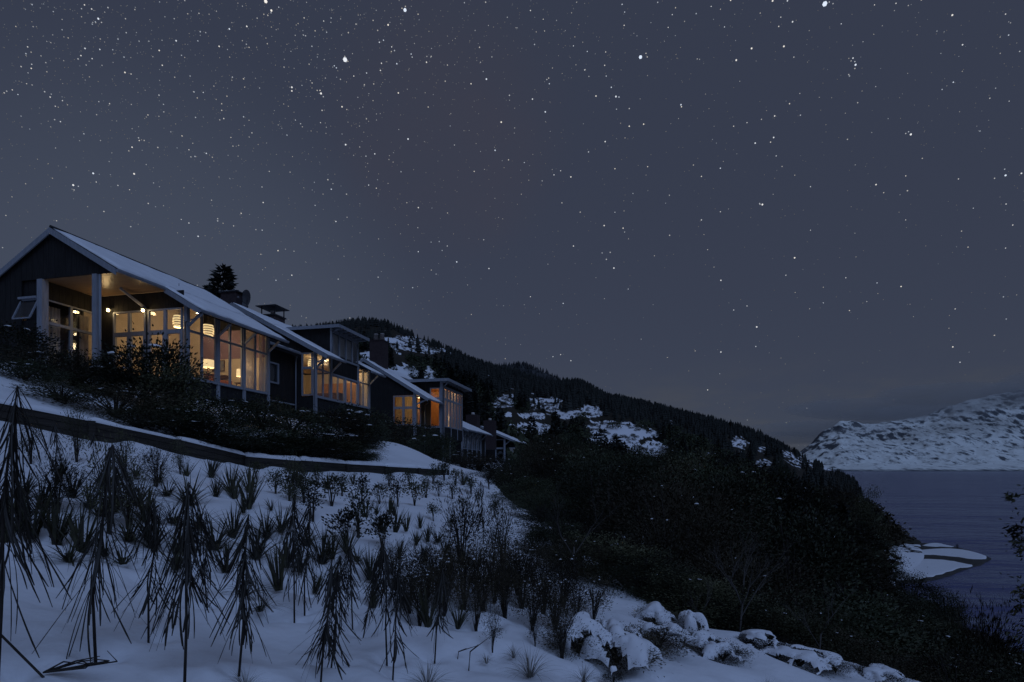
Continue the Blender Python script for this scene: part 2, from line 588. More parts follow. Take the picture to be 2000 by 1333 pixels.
CLEAR = [(1215, 845, 62, 16), (1262, 880, 34, 16), (1175, 852, 26, 12), (1035, 838, 42, 9), (1150, 804, 22, 8), (1062, 788, 30, 9), (1085, 797, 16, 6), (1052, 814, 14, 5), (1110, 812, 18, 6),
         (985, 786, 20, 10), (1043, 790, 9, 5), (970, 810, 7, 4), (990, 810, 8, 4), (1022, 812, 10, 4), (792, 670, 42, 9), (835, 684, 28, 6), (785, 728, 24, 11), (840, 734, 11, 12), (725, 700, 20, 10),
         (1443, 862, 14, 8), (1490, 879, 12, 5), (1538, 887, 9, 4), (1572, 902, 22, 7), (1620, 915, 12, 4), (1690, 938, 12, 4), (1270, 925, 12, 12), (1490, 905, 14, 5), (1470, 980, 16, 5), (1380, 892, 10, 5)]


def clear_f(px, py, grow=0.0):
    f = np.zeros(np.shape(px))
    wob = fbm(np.asarray(px) / 22.0, np.asarray(py) / 4.5, 21, 4) - 0.5
    for cx, cy, rx, ry in CLEAR:
        rx, ry = rx * 1.15, ry * 1.3
        r = ((px - cx) / rx) ** 2 + ((py - cy - grow * 0.5) / (ry + grow * 0.5)) ** 2
        f = np.maximum(f, sstep(1.3, 0.8, r + wob * 2.6))
    return f


def terrain_mesh(name, r0, r1, nr, a0, a1, na, mat, kind_near):
    rr = np.geomspace(r0, r1, nr)
    aa = np.linspace(R(a0), R(a1), na)
    A, RR = np.meshgrid(aa, rr)
    X, Y = np.sin(A) * RR, np.cos(A) * RR
    Z = ground(X, Y) + ground_fine(X, Y)
    px, py = CX + F_PX * X / np.maximum(Y, 1e-3), CY - F_PX * Z / np.maximum(Y, 1e-3)
    s, _ = poly_sd(X, Y, CREST_XY)
    n1 = fbm(X / 2.2, Y / 2.2, 31, 4)
    on = sstep(-1.0, 0.2, s + (n1 - 0.5) * 1.8)
    patch = 0.9 * (Z > LAKE_Z + 2) * sstep(0.66, 0.72, fbm(X / 5.0, Y / 5.0, 41, 4))
    sn = np.maximum(on, patch)
    far = sstep(70, 110, RR)
    spots = np.where(Y > 5, clear_f(px, py), 0)
    u = X * CS - Y * SN
    sn = sn * (1 - far) + far * np.maximum(spots, 0.75 * sstep(0.70, 0.78, fbm(X / 9, Y / 9, 51, 3)))
    bank = (Y > 96) & (Y < 158) & (X / np.maximum(Y, 1) > .655) & (Z < LAKE_Z + 3.5) & (Z > LAKE_Z + .12)
    sn = np.where(bank, 0.93 - .5 * (Y > 140) * (n1 > .5), sn)
    verts = np.stack([X, Y, Z], -1).reshape(-1, 3)
    idx = np.arange(nr * na).reshape(nr, na)
    f = np.stack([idx[:-1, :-1], idx[:-1, 1:], idx[1:, 1:], idx[1:, :-1]], -1).reshape(-1, 4)[:, ::-1]
    me = mesh_np(name, verts, f, mat, smooth=True)
    at_ = me.attributes.new('snow', 'FLOAT', 'POINT')
    at_.data.foreach_set('value', sn.ravel().astype(np.float32))
    return link(name, me)


def ground_mat():
    m = bpy.data.materials.new('snow_over_ground')
    m.use_nodes = True
    nt = m.node_tree
    b = nt.nodes['Principled BSDF']
    b.inputs['Roughness'].default_value = 0.65
    b.inputs['Specular IOR Level'].default_value = 0.2
    a = nt.nodes.new('ShaderNodeAttribute')
    a.attribute_name = 'snow'
    tc = nt.nodes.new('ShaderNodeTexCoord')
    nz = nt.nodes.new('ShaderNodeTexNoise')
    nz.inputs['Scale'].default_value = 0.9
    nz.inputs['Detail'].default_value = 8
    nt.links.new(tc.outputs['Object'], nz.inputs['Vector'])
    ad = nt.nodes.new('ShaderNodeMath')
    ad.operation = 'ADD'
    nt.links.new(a.outputs['Fac'], ad.inputs[0])
    nt.links.new(nz.outputs['Fac'], ad.inputs[1])
    mr = nt.nodes.new('ShaderNodeMapRange')
    mr.inputs[1].default_value, mr.inputs[2].default_value = 0.93, 1.02
    nt.links.new(ad.outputs[0], mr.inputs[0])
    soil = nt.nodes.new('ShaderNodeMix')
    soil.data_type = 'RGBA'
    soil.inputs[6].default_value = (0.012, 0.012, 0.009, 1)
    soil.inputs[7].default_value = (0.035, 0.03, 0.022, 1)
    nt.links.new(nz.outputs['Fac'], soil.inputs[0])
    mx = nt.nodes.new('ShaderNodeMix')
    mx.data_type = 'RGBA'
    mx.inputs[7].default_value = (0.82, 0.84, 0.88, 1)
    nt.links.new(mr.outputs[0], mx.inputs[0])
    nt.links.new(soil.outputs[2], mx.inputs[6])
    nt.links.new(mx.outputs[2], b.inputs['Base Color'])
    n2 = nt.nodes.new('ShaderNodeTexNoise')
    n2.inputs['Scale'].default_value = 7
    n2.inputs['Detail'].default_value = 6
    nt.links.new(tc.outputs['Object'], n2.inputs['Vector'])
    bp = nt.nodes.new('ShaderNodeBump')
    bp.inputs['Strength'].default_value = 0.35
    bp.inputs['Distance'].default_value = 0.05
    nt.links.new(n2.outputs['Fac'], bp.inputs['Height'])
    nt.links.new(bp.outputs[0], b.inputs['Normal'])
    return m


M_GROUND = ground_mat()
g1 = terrain_mesh('ground', 0.6, 112, 520, -70, 75, 560, M_GROUND, True)
tag(g1, 'snow covered slope falling from the houses towards the lake', kind='structure')
g2 = terrain_mesh('hill', 111, 1500, 260, -70, 60, 420, M_GROUND, False)
tag(g2, 'dark wooded hill with snowy clearings behind the houses', kind='structure')


def lake():
    m = bpy.data.materials.new('lake_water')
    m.use_nodes = True
    nt = m.node_tree
    b = nt.nodes['Principled BSDF']
    b.inputs['Base Color'].default_value = (0.060, 0.075, 0.185, 1)
    b.inputs['Roughness'].default_value = 0.22
    b.inputs['IOR'].default_value = 1.33
    tc = nt.nodes.new('ShaderNodeTexCoord')
    hs = []
    for sc, st in ((0.35, (0.35, 1.0, 1)), (0.07, (0.4, 1.0, 1)), (0.012, (0.5, 1, 1))):
        mp = nt.nodes.new('ShaderNodeMapping')
        mp.inputs['Scale'].default_value = st
        nt.links.new(tc.outputs['Object'], mp.inputs[0])
        nz = nt.nodes.new('ShaderNodeTexNoise')
        nz.inputs['Scale'].default_value = sc
        nz.inputs['Detail'].default_value = 4
        nt.links.new(mp.outputs[0], nz.inputs['Vector'])
        hs.append((nz, 0.35 / sc ** 0.75))
    prev = None
    for nz, k in hs:
        ml = nt.nodes.new('ShaderNodeMath')
        ml.operation = 'MULTIPLY_ADD'
        ml.inputs[1].default_value = k
        nt.links.new(nz.outputs['Fac'], ml.inputs[0])
        if prev:
            nt.links.new(prev, ml.inputs[2])
        else:
            ml.inputs[2].default_value = 0
        prev = ml.outputs[0]
    bp = nt.nodes.new('ShaderNodeBump')
    bp.inputs['Strength'].default_value = 0.9
    bp.inputs['Distance'].default_value = 0.8
    nt.links.new(prev, bp.inputs['Height'])
    nt.links.new(bp.outputs[0], b.inputs['Normal'])
    mb = MB().add([(-3000, 20, LAKE_Z), (14000, 20, LAKE_Z), (14000, 14000, LAKE_Z), (-3000, 14000, LAKE_Z)], [(0, 1, 2, 3)])
    o = mb.build('lake', m)
    tag(o, 'rippled dark blue lake below the slope', kind='structure')


lake()


def lake_pt(px, py, dz=0.0):
    d = (LAKE_Z + dz) * F_PX / (CY - py)
    return Vector(((px - CX) / F_PX * d, d, LAKE_Z + dz))


def spit(name, pts, dz, mat, label, bulge):
    """a low mound from an outline on the water: rings shrinking inwards and rising"""
    P = [lake_pt(*p) for p in pts]
    n0 = len(P)
    Q = []
    for i in range(n0):                          # Catmull-Rom
        a, b, c, d = P[i - 1], P[i], P[(i + 1) % n0], P[(i + 2) % n0]
        for t in (0, 0.25, 0.5, 0.75):
            q = 0.5 * (2 * b + (c - a) * t + (2 * a - 5 * b + 4 * c - d) * t * t + (3 * b - a - 3 * c + d) * t ** 3)
            Q.append(q + Vector((random.uniform(-.15, .15), random.uniform(-.3, .3), 0)))
    c = sum(Q, Vector()) / len(Q)
    n = len(Q)
    vs, fs = [], []
    prof = [(1.0, -0.6), (0.995, dz), (0.98, dz + bulge * 0.6), (0.85, dz + bulge * 0.9), (0.5, dz + bulge), (0.02, dz + bulge)]
    for k, h in prof:
        vs += [(c.x + (q.x - c.x) * k, c.y + (q.y - c.y) * k, LAKE_Z + h + (random.uniform(-.03, .03) if h > 0 else 0)) for q in Q]
    for i in range(len(prof) - 1):
        fs += [(i * n + j, i * n + (j + 1) % n, (i + 1) * n + (j + 1) % n, (i + 1) * n + j) for j in range(n)]
    o = MB().add(vs, fs).build(name, mat, smooth=True)
    tag(o, label, kind='structure')


spit('pebble_beach', [(1690, 1124), (1720, 1084), (1790, 1062), (1850, 1065), (1900, 1078), (1936, 1091), (1920, 1102), (1880, 1116), (1830, 1133), (1770, 1141)], 0.05, M_STONE, 'dark pebble spit reaching into the lake', 0.15)
spit('beach_snow', [(1712, 1114), (1750, 1100), (1800, 1094), (1840, 1095), (1872, 1100), (1900, 1107), (1870, 1114), (1830, 1126), (1795, 1133), (1745, 1134)], 0.16, M_SNOW, 'large snow patch on the near side of the pebble spit', 0.12)
spit('beach_snow', [(1772, 1084), (1815, 1074), (1868, 1074), (1910, 1082), (1928, 1092), (1900, 1094), (1862, 1089), (1825, 1086)], 0.16, M_SNOW, 'snow patch at the tip of the pebble spit', 0.12)
spit('beach_snow', [(1800, 1067), (1825, 1062), (1848, 1066), (1862, 1070), (1835, 1070)], 0.16, M_SNOW, 'thin snow strip on the far edge of the pebble spit', 0.08)


# far mountains across the lake
def mountain():
    A0 = np.linspace(math.atan((1380 - CX) / F_PX), math.atan((3600 - CX) / F_PX), 620)
    D0 = np.linspace(0, 1, 230)
    A, T = np.meshgrid(A0, D0)
    D = 3900 + 3600 * T
    px = CX + F_PX * np.tan(A)
    sk = np.interp(px, [1380, 1540, 1570, 1600, 1640, 1700, 1760, 1830, 1900, 2000, 2200, 2500, 3000, 3600], [922, 905, 884, 860, 836, 829, 822, 806, 786, 764, 735, 760, 720, 760])
    pk = (CY - sk) / F_PX * 6000 + 20
    X, Y = np.tan(A) * D, D
    prof = np.interp(T, [0, .05, .16, .30, .58, .75, 1], [-.02, 0.03, 0.07, .26, 1, .95, .5])
    n = fbm(X / 620, Y / 620, 61, 6, 0.55)
    rid = 1 - np.abs(2 * fbm(X / 900 + 0.3 * n, Y / 900, 71, 6, 0.55) - 1)
    rid2 = 1 - np.abs(2 * fbm(X / 260, Y / 260, 91, 5, 0.55) - 1)
    amp = np.clip(T * 5, 0, 1) * np.clip((1.0 - np.abs(T - .58) * 0.7), .3, 1)
    Z = LAKE_Z + prof * (pk - LAKE_Z) + (rid - .72) * 170 * amp * np.clip((pk + 40) / 400, .25, 1) + (rid2 - .72) * 62 * amp + (n - .5) * 70 * amp
    verts = np.stack([X, Y, Z], -1).reshape(-1, 3)
    nr, na = X.shape
    idx = np.arange(nr * na).reshape(nr, na)
    f = np.stack([idx[:-1, :-1], idx[:-1, 1:], idx[1:, 1:], idx[1:, :-1]], -1).reshape(-1, 4)[:, ::-1]
    m = bpy.data.materials.new('snowy_rock')
    m.use_nodes = True
    nt = m.node_tree
    b = nt.nodes['Principled BSDF']
    b.inputs['Roughness'].default_value = 0.9
    b.inputs['Specular IOR Level'].default_value = 0.1
    tc = nt.nodes.new('ShaderNodeTexCoord')
    mp = nt.nodes.new('ShaderNodeMapping')
    mp.inputs['Scale'].default_value = (1.3, 0.7, 1.0)
    mp.inputs['Rotation'].default_value = (0.2, 0.55, 0.3)
    nt.links.new(tc.outputs['Object'], mp.inputs[0])
    nz = nt.nodes.new('ShaderNodeTexNoise')
    nz.inputs['Scale'].default_value = 0.0125
    nz.inputs['Detail'].default_value = 7
    nz.inputs['Roughness'].default_value = 0.66
    nt.links.new(mp.outputs[0], nz.inputs['Vector'])
    ge = nt.nodes.new('ShaderNodeNewGeometry')
    sp = nt.nodes.new('ShaderNodeSeparateXYZ')
    nt.links.new(ge.outputs['Normal'], sp.inputs[0])
    s1 = nt.nodes.new('ShaderNodeMath')
    s1.operation = 'MULTIPLY_ADD'
    s1.inputs[1].default_value = 0.62
    nt.links.new(sp.outputs['Z'], s1.inputs[0])
    nt.links.new(nz.outputs['Fac'], s1.inputs[2])
    mr = nt.nodes.new('ShaderNodeMapRange')
    mr.inputs[1].default_value, mr.inputs[2].default_value = 0.94, 1.06
    nt.links.new(s1.outputs[0], mr.inputs[0])
    # a dark strip of shore scrub just above the water
    sz = nt.nodes.new('ShaderNodeSeparateXYZ')
    nt.links.new(tc.outputs['Object'], sz.inputs[0])
    m2 = nt.nodes.new('ShaderNodeMapRange')
    m2.inputs[1].default_value, m2.inputs[2].default_value = LAKE_Z + 26, LAKE_Z + 44
    ms = nt.nodes.new('ShaderNodeMath')
    ms.operation = 'MULTIPLY_ADD'
    ms.inputs[1].default_value = 46.0
    nt.links.new(nz.outputs['Fac'], ms.inputs[0])
    nt.links.new(sz.outputs['Z'], ms.inputs[2])
    nt.links.new(ms.outputs[0], m2.inputs[0])
    ml = nt.nodes.new('ShaderNodeMath')
    ml.operation = 'MULTIPLY'
    nt.links.new(mr.outputs[0], ml.inputs[0])
    nt.links.new(m2.outputs[0], ml.inputs[1])
    mx = nt.nodes.new('ShaderNodeMix')
    mx.data_type = 'RGBA'
    mx.inputs[6].default_value = (0.10, 0.11, 0.125, 1)
    mx.inputs[7].default_value = (0.80, 0.83, 0.80, 1)
    nt.links.new(ml.outputs[0], mx.inputs[0])
    nt.links.new(mx.outputs[2], b.inputs['Base Color'])
    o = link('mountain', mesh_np('mountain', verts, f, m, smooth=True))
    tag(o, 'snow streaked rocky mountain across the lake', kind='structure')


mountain()


def far_ridge():
    A0 = np.linspace(math.atan((820 - CX) / F_PX), math.atan((1260 - CX) / F_PX), 160)
    D0 = np.linspace(0, 1, 60)
    A, T = np.meshgrid(A0, D0)
    D = 1500 + 700 * T
    px = CX + F_PX * np.tan(A)
    sk = np.interp(px, [820, 900, 960, 1000, 1020, 1050, 1075, 1110, 1160, 1260], [760, 722, 712, 708, 707, 716, 729, 745, 780, 860]) + 4
    pk = (CY - sk) / F_PX * 1800
    X, Y = np.tan(A) * D, D
    prof = np.interp(T, [0, .43, .7, 1], [.3, 1, .9, .4])
    Z = prof * pk + (fbm(X / 90, Y / 90, 77, 4) - .5) * 24 * (T < .4)
    nr, na = X.shape
    idx = np.arange(nr * na).reshape(nr, na)
    f = np.stack([idx[:-1, :-1], idx[:-1, 1:], idx[1:, 1:], idx[1:, :-1]], -1).reshape(-1, 4)[:, ::-1]
    o = link('far_hill', mesh_np('far_hill', np.stack([X, Y, Z], -1).reshape(-1, 3), f, M_FARCON, smooth=True))  # ridge surface shares the colour paled for haze
    tag(o, 'far ridge coloured pale for haze, beyond the wooded hill', kind='structure')
    return X[:30].ravel(), Y[:30].ravel(), Z[:30].ravel()


FAR_PTS = far_ridge()
# ------------------------------------------------------------------ houses
class House:
    """parts are given in row coordinates (u across, v along, z up) and stored relative to the house's base"""
    def __init__(s, label, vf, zb, group='dark timber houses stepping along the slope'):
        s.o = (U_WALL, vf, zb)
        s.root = empty('timber_house', W(U_WALL, vf, zb), -PSI)
        tag(s.root, label, 'house', group)

    def part(s, name, mb, mat, parent=None, smooth=False):
        o = s.o
        mb.v = [(p[0] - o[0], p[1] - o[1], p[2] - o[2]) for p in mb.v]
        return mb.build(name, mat, parent or s.root, smooth)

    def box(s, name, mat, u0, u1, v0, v1, z0, z1, parent=None):
        return s.part(name, MB().box(u0, u1, v0, v1, z0, z1), mat, parent)

    def window(s, plane, c, a0, a1, z0, z1, fw=0.07, out=0.05, mat=None, glass=True, name='window'):
        """frame of four bars with a pane as sub-part; plane 'u' faces the lake, 'v' faces the viewer"""
        mat = mat or M_FRAME
        f = MB()
        if plane == 'u':
            q = lambda b0, b1, y0, y1: f.box(c - 0.05, c + out, b0, b1, y0, y1)
        else:
            q = lambda b0, b1, y0, y1: f.box(b0, b1, c - out, c + 0.05, y0, y1)
        q(a0, a0 + fw, z0, z1)
        q(a1 - fw, a1, z0, z1)
        q(a0 + fw, a1 - fw, z0, z0 + fw)
        q(a0 + fw, a1 - fw, z1 - fw, z1)
        w = s.part(name, f, mat)
        if glass:
            g = MB()
            if plane == 'u':
                g.box(c - 0.006, c + 0.006, a0 + fw - 0.01, a1 - fw + 0.01, z0 + fw - 0.01, z1 - fw + 0.01)
            else:
                g.box(a0 + fw - 0.01, a1 - fw + 0.01, c - 0.006, c + 0.006, z0 + fw - 0.01, z1 - fw + 0.01)
            s.part('pane', g, M_GLASS, w)
        return w

    def boards(s, plane, c, a0, a1, z0, ztop, bw=0.3, th=0.05, mat=None):
        """vertical cladding boards, each a part; ztop is a number or a function of the position"""
        mat = mat or M_BOARD
        n = max(1, int(round(abs(a1 - a0) / bw)))
        for i in range(n):
            b0, b1 = a0 + (a1 - a0) * i / n + 0.006, a0 + (a1 - a0) * (i + 1) / n - 0.006
            zt = ztop if callable(ztop) else (lambda a: ztop)
            zb = z0(0.5 * (b0 + b1)) if callable(z0) else z0
            if min(zt(b0), zt(b1)) - zb < 0.02 and max(zt(b0), zt(b1)) - zb < 0.02:
                continue
            mb = MB()
            k = th + random.uniform(-.006, .008)
            e = 0.03
            if plane == 'v':
                mb.prism([(b0, c, zb), (b1, c, zb), (b1, c, max(zb + .01, zt(b1))), (b0, c, max(zb + .01, zt(b0)))], (0, k, 0))
            else:
                mb.prism([(c, b0, zb), (c, b1, zb), (c, b1, max(zb + .01, zt(b1))), (c, b0, max(zb + .01, zt(b0)))], (-k, 0, 0))
            s.part('board', mb, mat)

    def slope(s, name, mat, poly, zf, th):
        """a roof plane: (u,v) outline with its height function, th thick downwards"""
        return s.part(name, MB().prism([(u, v, zf(u)) for u, v in poly], (0, 0, -th)), mat)

    def snow(s, u0, u1, v0, v1, zf, th=0.09, free=(1, 1, 1, 1), name='roof_snow', step=0.22):
        """snow lying on a roof plane, rounded at its free edges (u0, u1, v0, v1)"""
        nu, nv = max(3, int(abs(u1 - u0) / step)), max(3, int(abs(v1 - v0) / step))
        us, vs = np.linspace(u0, u1, nu), np.linspace(v0, v1, nv)
        Ug, Vg = np.meshgrid(us, vs)
        w = (fbm(Ug * 1.7, Vg * 1.7, 13, 3) - 0.5)
        big = 1e3
        ed = np.minimum.reduce([np.where(free[0], np.abs(Ug - u0), big), np.where(free[1], np.abs(Ug - u1), big), np.where(free[2], np.abs(Vg - v0), big), np.where(free[3], np.abs(Vg - v1), big)])
        h = th * np.sqrt(np.clip(ed / 0.3, 0.12, 1)) + w * th * 1.3 * np.clip(ed / .3, 0, 1)
        jit = np.where(ed < 1e-6, (fbm(Ug * 2.2, Vg * 2.2, 19, 3) - .5) * 0.26, 0)
        Z = np.vectorize(zf)(Ug) + h
        top = np.stack([Ug + jit, Vg + jit, Z], -1).reshape(-1, 3)
        idx = np.arange(nu * nv).reshape(nv, nu)
        f = np.stack([idx[:-1, :-1], idx[:-1, 1:], idx[1:, 1:], idx[1:, :-1]], -1).reshape(-1, 4)
        bot = np.stack([Ug, Vg, np.vectorize(zf)(Ug) + 0.004], -1).reshape(-1, 3)
        rim = np.concatenate([idx[0, :], idx[1:, -1], idx[-1, :-1][::-1], idx[1:-1, 0][::-1]])
        N = len(top)
        r2 = np.roll(rim, -1)
        sk = np.stack([rim, r2, r2 + N, rim + N], -1)
        verts = np.concatenate([top, bot]) - np.array(s.o)
        return link(name, mesh_np(name, verts, [f, sk[:, ::-1]], M_SNOW, smooth=True), s.root)

    def pipe(s, name, pts, r=0.045, mat=None):
        return s.part(name, MB().tube(pts, r, 8), mat or M_FRAME, smooth=True)


def put(o, u, v, z, rz=0.0):
    o.location = W(u, v, z)
    o.rotation_euler = (0, 0, -PSI + rz)
    return o


def lamp_light(parent, z, power, rad=0.12, col=(1.0, 0.70, 0.38), name='bulb_light'):
    l = bpy.data.lights.new(name, 'POINT')
    l.energy = power
    l.shadow_soft_size = rad
    l.color = col
    o = bpy.data.objects.new(name, l)
    COL.objects.link(o)
    o.parent = parent
    o.location = (0, 0, z)
    return o


def pendant(u, v, z, top, label, power=26, r=0.27):
    """lantern of lit bands between dark ribs, hanging from the ceiling"""
    t = empty('pendant_lamp')
    put(t, u, v, z)
    tag(t, label, 'lamp', 'striped pendant lanterns')
    n = 5
    for i in range(n):
        z0 = -0.30 + i * 0.12
        k = [0.86, 1.0, 1.04, 1.0, 0.88][i]
        MB().lathe([(r * k * .97, z0), (r * k, z0 + .02), (r * k, z0 + .06), (r * k * .97, z0 + .078)], n=24).build('lit_band', M_PENDANT, t, True)
        if i < n - 1:
            MB().lathe([(r * .9, z0 + .078), (r * .9, z0 + .12)], n=24).build('rib', M_PENDRIB, t, True)
    MB().tube([(0, 0, .28), (0, 0, top - z)], 0.012, 6).build('cord', M_DARKMET, t)
    lamp_light(t, -0.42, power, 0.2)
    return t


def table_lamp(u, v, z, label, power=16, r=0.27):
    t = empty('table_lamp')
    put(t, u, v, z)
    tag(t, label, 'lamp', 'table lamps with drum shades')
    MB().lathe([(r * 1.03, .34), (r * .97, .72)], n=24).build('lamp_shade', M_SHADE, t, True)
    MB().lathe([(0.001, 0), (.10, 0), (.10, .02), (.03, .04), (.05, .14), (.03, .3), (.012, .4)], n=14).build('base', M_FURN, t, True)
    lamp_light(t, 0.80, power * .6, 0.1)
    lamp_light(t, 0.26, power * .5, 0.1)
    return t


def small_table(u, v, z, w, d, h, label):
    t = empty('side_table')
    put(t, u, v, z)
    tag(t, label, 'table', 'small tables under the lamps')
    MB().box(-w / 2, w / 2, -d / 2, d / 2, h - .04, h).build('table_top', M_FURN, t)
    for sx in (-1, 1):
        for sy in (-1, 1):
            MB().beam((sx * (w / 2 - .02), sy * (d / 2 - .02), 0), (sx * (w / 2 - .09), sy * (d / 2 - .09), h - .04), .03).build('leg', M_FURN, t)


def curtain(plane, c, a0, a1, z0, z1, mat, label, fold=0.045, step=0.16):
    n = max(10, int(abs(a1 - a0) / 0.025))
    vs, fs = [], []
    for i in range(n + 1):
        a = a0 + (a1 - a0) * i / n
        for zz, k in ((z0, 1.3), (0.5 * (z0 + z1), 1.0), (z1, .8)):
            off = math.sin(i * 0.025 / step * 2 * math.pi + .6 * math.sin(i * .31)) * fold * k
            vs.append(((c + off, a, zz) if plane == 'u' else (a, c + off, zz)))
    for i in range(n):
        for k in range(2):
            fs.append((i * 3 + k, i * 3 + 3 + k, i * 3 + 4 + k, i * 3 + 1 + k))
    cu, cv = (c, .5 * (a0 + a1)) if plane == 'u' else (.5 * (a0 + a1), c)
    o = MB().add([(p[0] - cu, p[1] - cv, p[2] - z0) for p in vs], fs).build('curtain', mat, None, True)
    put(o, cu, cv, z0)
    tag(o, label, 'curtain', 'curtains hanging inside the windows')
    return o


def downlight(u, v, z, label, power=10):
    t = empty('downlight')
    put(t, u, v, z)
    tag(t, label, 'light', 'ceiling downlights')
    MB().lathe([(0.001, -.035), (.075, -.035), (.075, -.012)], n=14).build('lens', M_DOWN, t, True)
    MB().lathe([(.076, -.04), (.11, -.03), (.11, 0)], n=14).build('rim', M_FRAME, t, True)
    lamp_light(t, -.12, power, .08, (1.0, .74, .44))


# ---- first house: gable to the viewer, porch under it, glazed lake side
H1 = House('nearest dark timber house with a lit porch and snowy gable roof', 18.7, 2.6)
RIDGE_U, RIDGE_Z, SL = -24.08, 10.17, 0.588
zr = lambda u: RIDGE_Z - SL * abs(u - RIDGE_U)
zu = lambda u: zr(u) - 0.16
EAVE, PEAVE = -18.86, -20.71
VF, VB, VE = 18.55, 21.2, 27.3
LEFT_U = -29.6
H1.slope('roof_panel', M_ROOF, [(RIDGE_U, VF), (PEAVE, VF), (PEAVE, 20.96), (EAVE, 20.96), (EAVE, VE), (RIDGE_U, VE)], zr, 0.14)
H1.slope('roof_panel', M_ROOF, [(LEFT_U, VF), (RIDGE_U, VF), (RIDGE_U, VE), (LEFT_U, VE)], zr, 0.14)
H1.snow(RIDGE_U + .06, PEAVE - .02, VF + .08, VE - .1, zr, .11, (1, 0, 1, 1))
H1.snow(PEAVE - .02, EAVE + .05, 21.0, VE - .1, zr, .11, (0, 1, 1, 1))
H1.snow(LEFT_U, RIDGE_U - .06, VF + .04, VE - .1, zr, .08)
H1.part('ridge_cap', MB().tube([(RIDGE_U, VF, RIDGE_Z + .03), (RIDGE_U, VE, RIDGE_Z + .03)], .07, 8), M_ROOF)


def bargeboard(H, ua, ub, v, zf, h=0.26, th=0.05, drop=0.02):
    H.part('bargeboard', MB().prism([(ua, v, zf(ua) - drop), (ub, v, zf(ub) - drop), (ub, v, zf(ub) - drop - h), (ua, v, zf(ua) - drop - h)], (0, th, 0)), M_FRAME)


bargeboard(H1, RIDGE_U, PEAVE + .02, VF - .05, zr)
bargeboard(H1, LEFT_U, RIDGE_U, VF - .05, zr)
bargeboard(H1, PEAVE, EAVE + .02, 20.90, zr, .24)


def gutter(H, u, v0, v1, z):
    H.part('gutter', MB().prism([(u + .01, v0, z), (u + .13, v0, z), (u + .13, v0, z - .06), (u + .10, v0, z - .12), (u + .04, v0, z - .12), (u + .01, v0, z - .06)], (0, v1 - v0, 0)), M_GUTTER)


gutter(H1, PEAVE, VF, 20.93, zr(PEAVE) - .05)
gutter(H1, EAVE, 20.92, VE, zr(EAVE) - .05)
H1.part('eave_soffit', MB().prism([(U_WALL + .09, 20.99, zu(U_WALL) - .02), (EAVE - .02, 20.99, zu(EAVE) - .02), (EAVE - .02, VE - .03, zu(EAVE) - .02), (U_WALL + .09, VE - .03, zu(U_WALL) - .02)], (0, 0, -.03)), M_BASE)
# gable cladding above the porch ceiling, wing wall to its left
ZC = 8.08
H1.boards('v', 18.68, -24.62, PEAVE - .08, ZC, lambda u: zu(u) - .01, .29)
H1.boards('v', 18.68, LEFT_U + .2, -24.62, lambda u: ZC if u > -25.95 else 2.4, lambda u: zu(u) - .01, .29)
H1.boards('v', 18.78, -25.92, -24.92, 7.26, ZC - .01, .33)
H1.boards('v', 18.78, -25.92, -24.92, 2.4, 6.38, .33)
H1.box('awning_reveal', M_BASE, -25.90, -24.90, 18.95, 19.0, 6.38, 7.26)
# open awning window, hinged at its head
aw = MB()
h0, h1_, a0, a1 = Vector((0, 18.72, 7.24)), Vector((0, 18.36, 6.36)), -25.86, -24.94


def awp(a, t):
    p = h0.lerp(h1_, t)
    return Vector((a, p.y, p.z))


def awbar(a_0, t0, a_1, t1):
    aw.beam(awp(a_0, t0), awp(a_1, t1), .06, .05)


awbar(a0, 0, a1, 0); awbar(a0, 1, a1, 1); awbar(a0, .03, a0, .97); awbar(a1, .03, a1, .97)
awo = H1.part('awning_window', aw, M_FRAME)
H1.part('pane', MB().prism([awp(a0, 0), awp(a1, 0), awp(a1, 1), awp(a0, 1)], (0, .008, 0)), M_GLASS, awo)
H1.box('window_head', M_FRAME, -25.92, -24.92, 18.60, 18.72, 7.27, 7.36)
# porch
H1.box('porch_column', M_FRAME, -24.90, -24.62, 18.62, 18.90, 3.9, ZC - .01)
H1.box('porch_column', M_FRAME, -22.00, -21.78, 18.62, 18.84, 3.9, ZC - .01)
nb = 22
for i in range(nb):
    v0 = 18.75 + (VB - 18.75) * i / nb
    H1.box('soffit_board', M_SOFFIT, -24.80, PEAVE + .0, v0 + .004, v0 + (VB - 18.75) / nb - .004, ZC, ZC + .03 + random.uniform(0, .004))
H1.box('porch_deck', M_WALLTIM, -24.8, -20.8, 18.6, VB - .06, 3.86, 4.02)
H1.box('porch_fascia', M_BASE, -24.8, -20.8, 18.52, 18.59, 2.4, 4.02)
# side wall of the porch with its four-light window
H1.boards('u', -24.80, 18.92, VB, 7.33, ZC - .01, .28)
for v0, v1 in ((18.93, 20.0), (20.0, 21.12)):
    H1.window('u', -24.80, v0, v1, 6.29, 7.30, .06)
    H1.window('u', -24.80, v0, v1, 4.06, 6.29, .06)
# wall behind the porch
H1.boards('v', VB, -24.78, -23.80, 4.03, ZC - .01, .25)
H1.boards('v', VB, -23.80, U_WALL - .1, 7.30, ZC - .01, .28)
H1.box('wall_strip', M_BOARD, -21.97, -21.85, VB, VB + .07, 4.03, 7.30)
for ua, ub in ((-23.78, -21.98), (-21.84, -19.98)):
    um = (ua + ub) / 2
    for a, b in ((ua, um), (um, ub)):
        H1.window('v', VB, a, b, 6.24, 7.28, .07)
        dr = H1.window('v', VB, a, b, 4.04, 6.24, .12, name='door')
        H1.box('handle', M_DARKMET, (b if a == ua else a) - .03, (b if a == ua else a) + .03, VB - .11, VB - .06, 5.0, 5.12, dr)
H1.part('brace', MB().beam((-22.45, 20.3, 8.05), (-21.92, VB - .06, 7.32), .09, .10), M_FRAME)
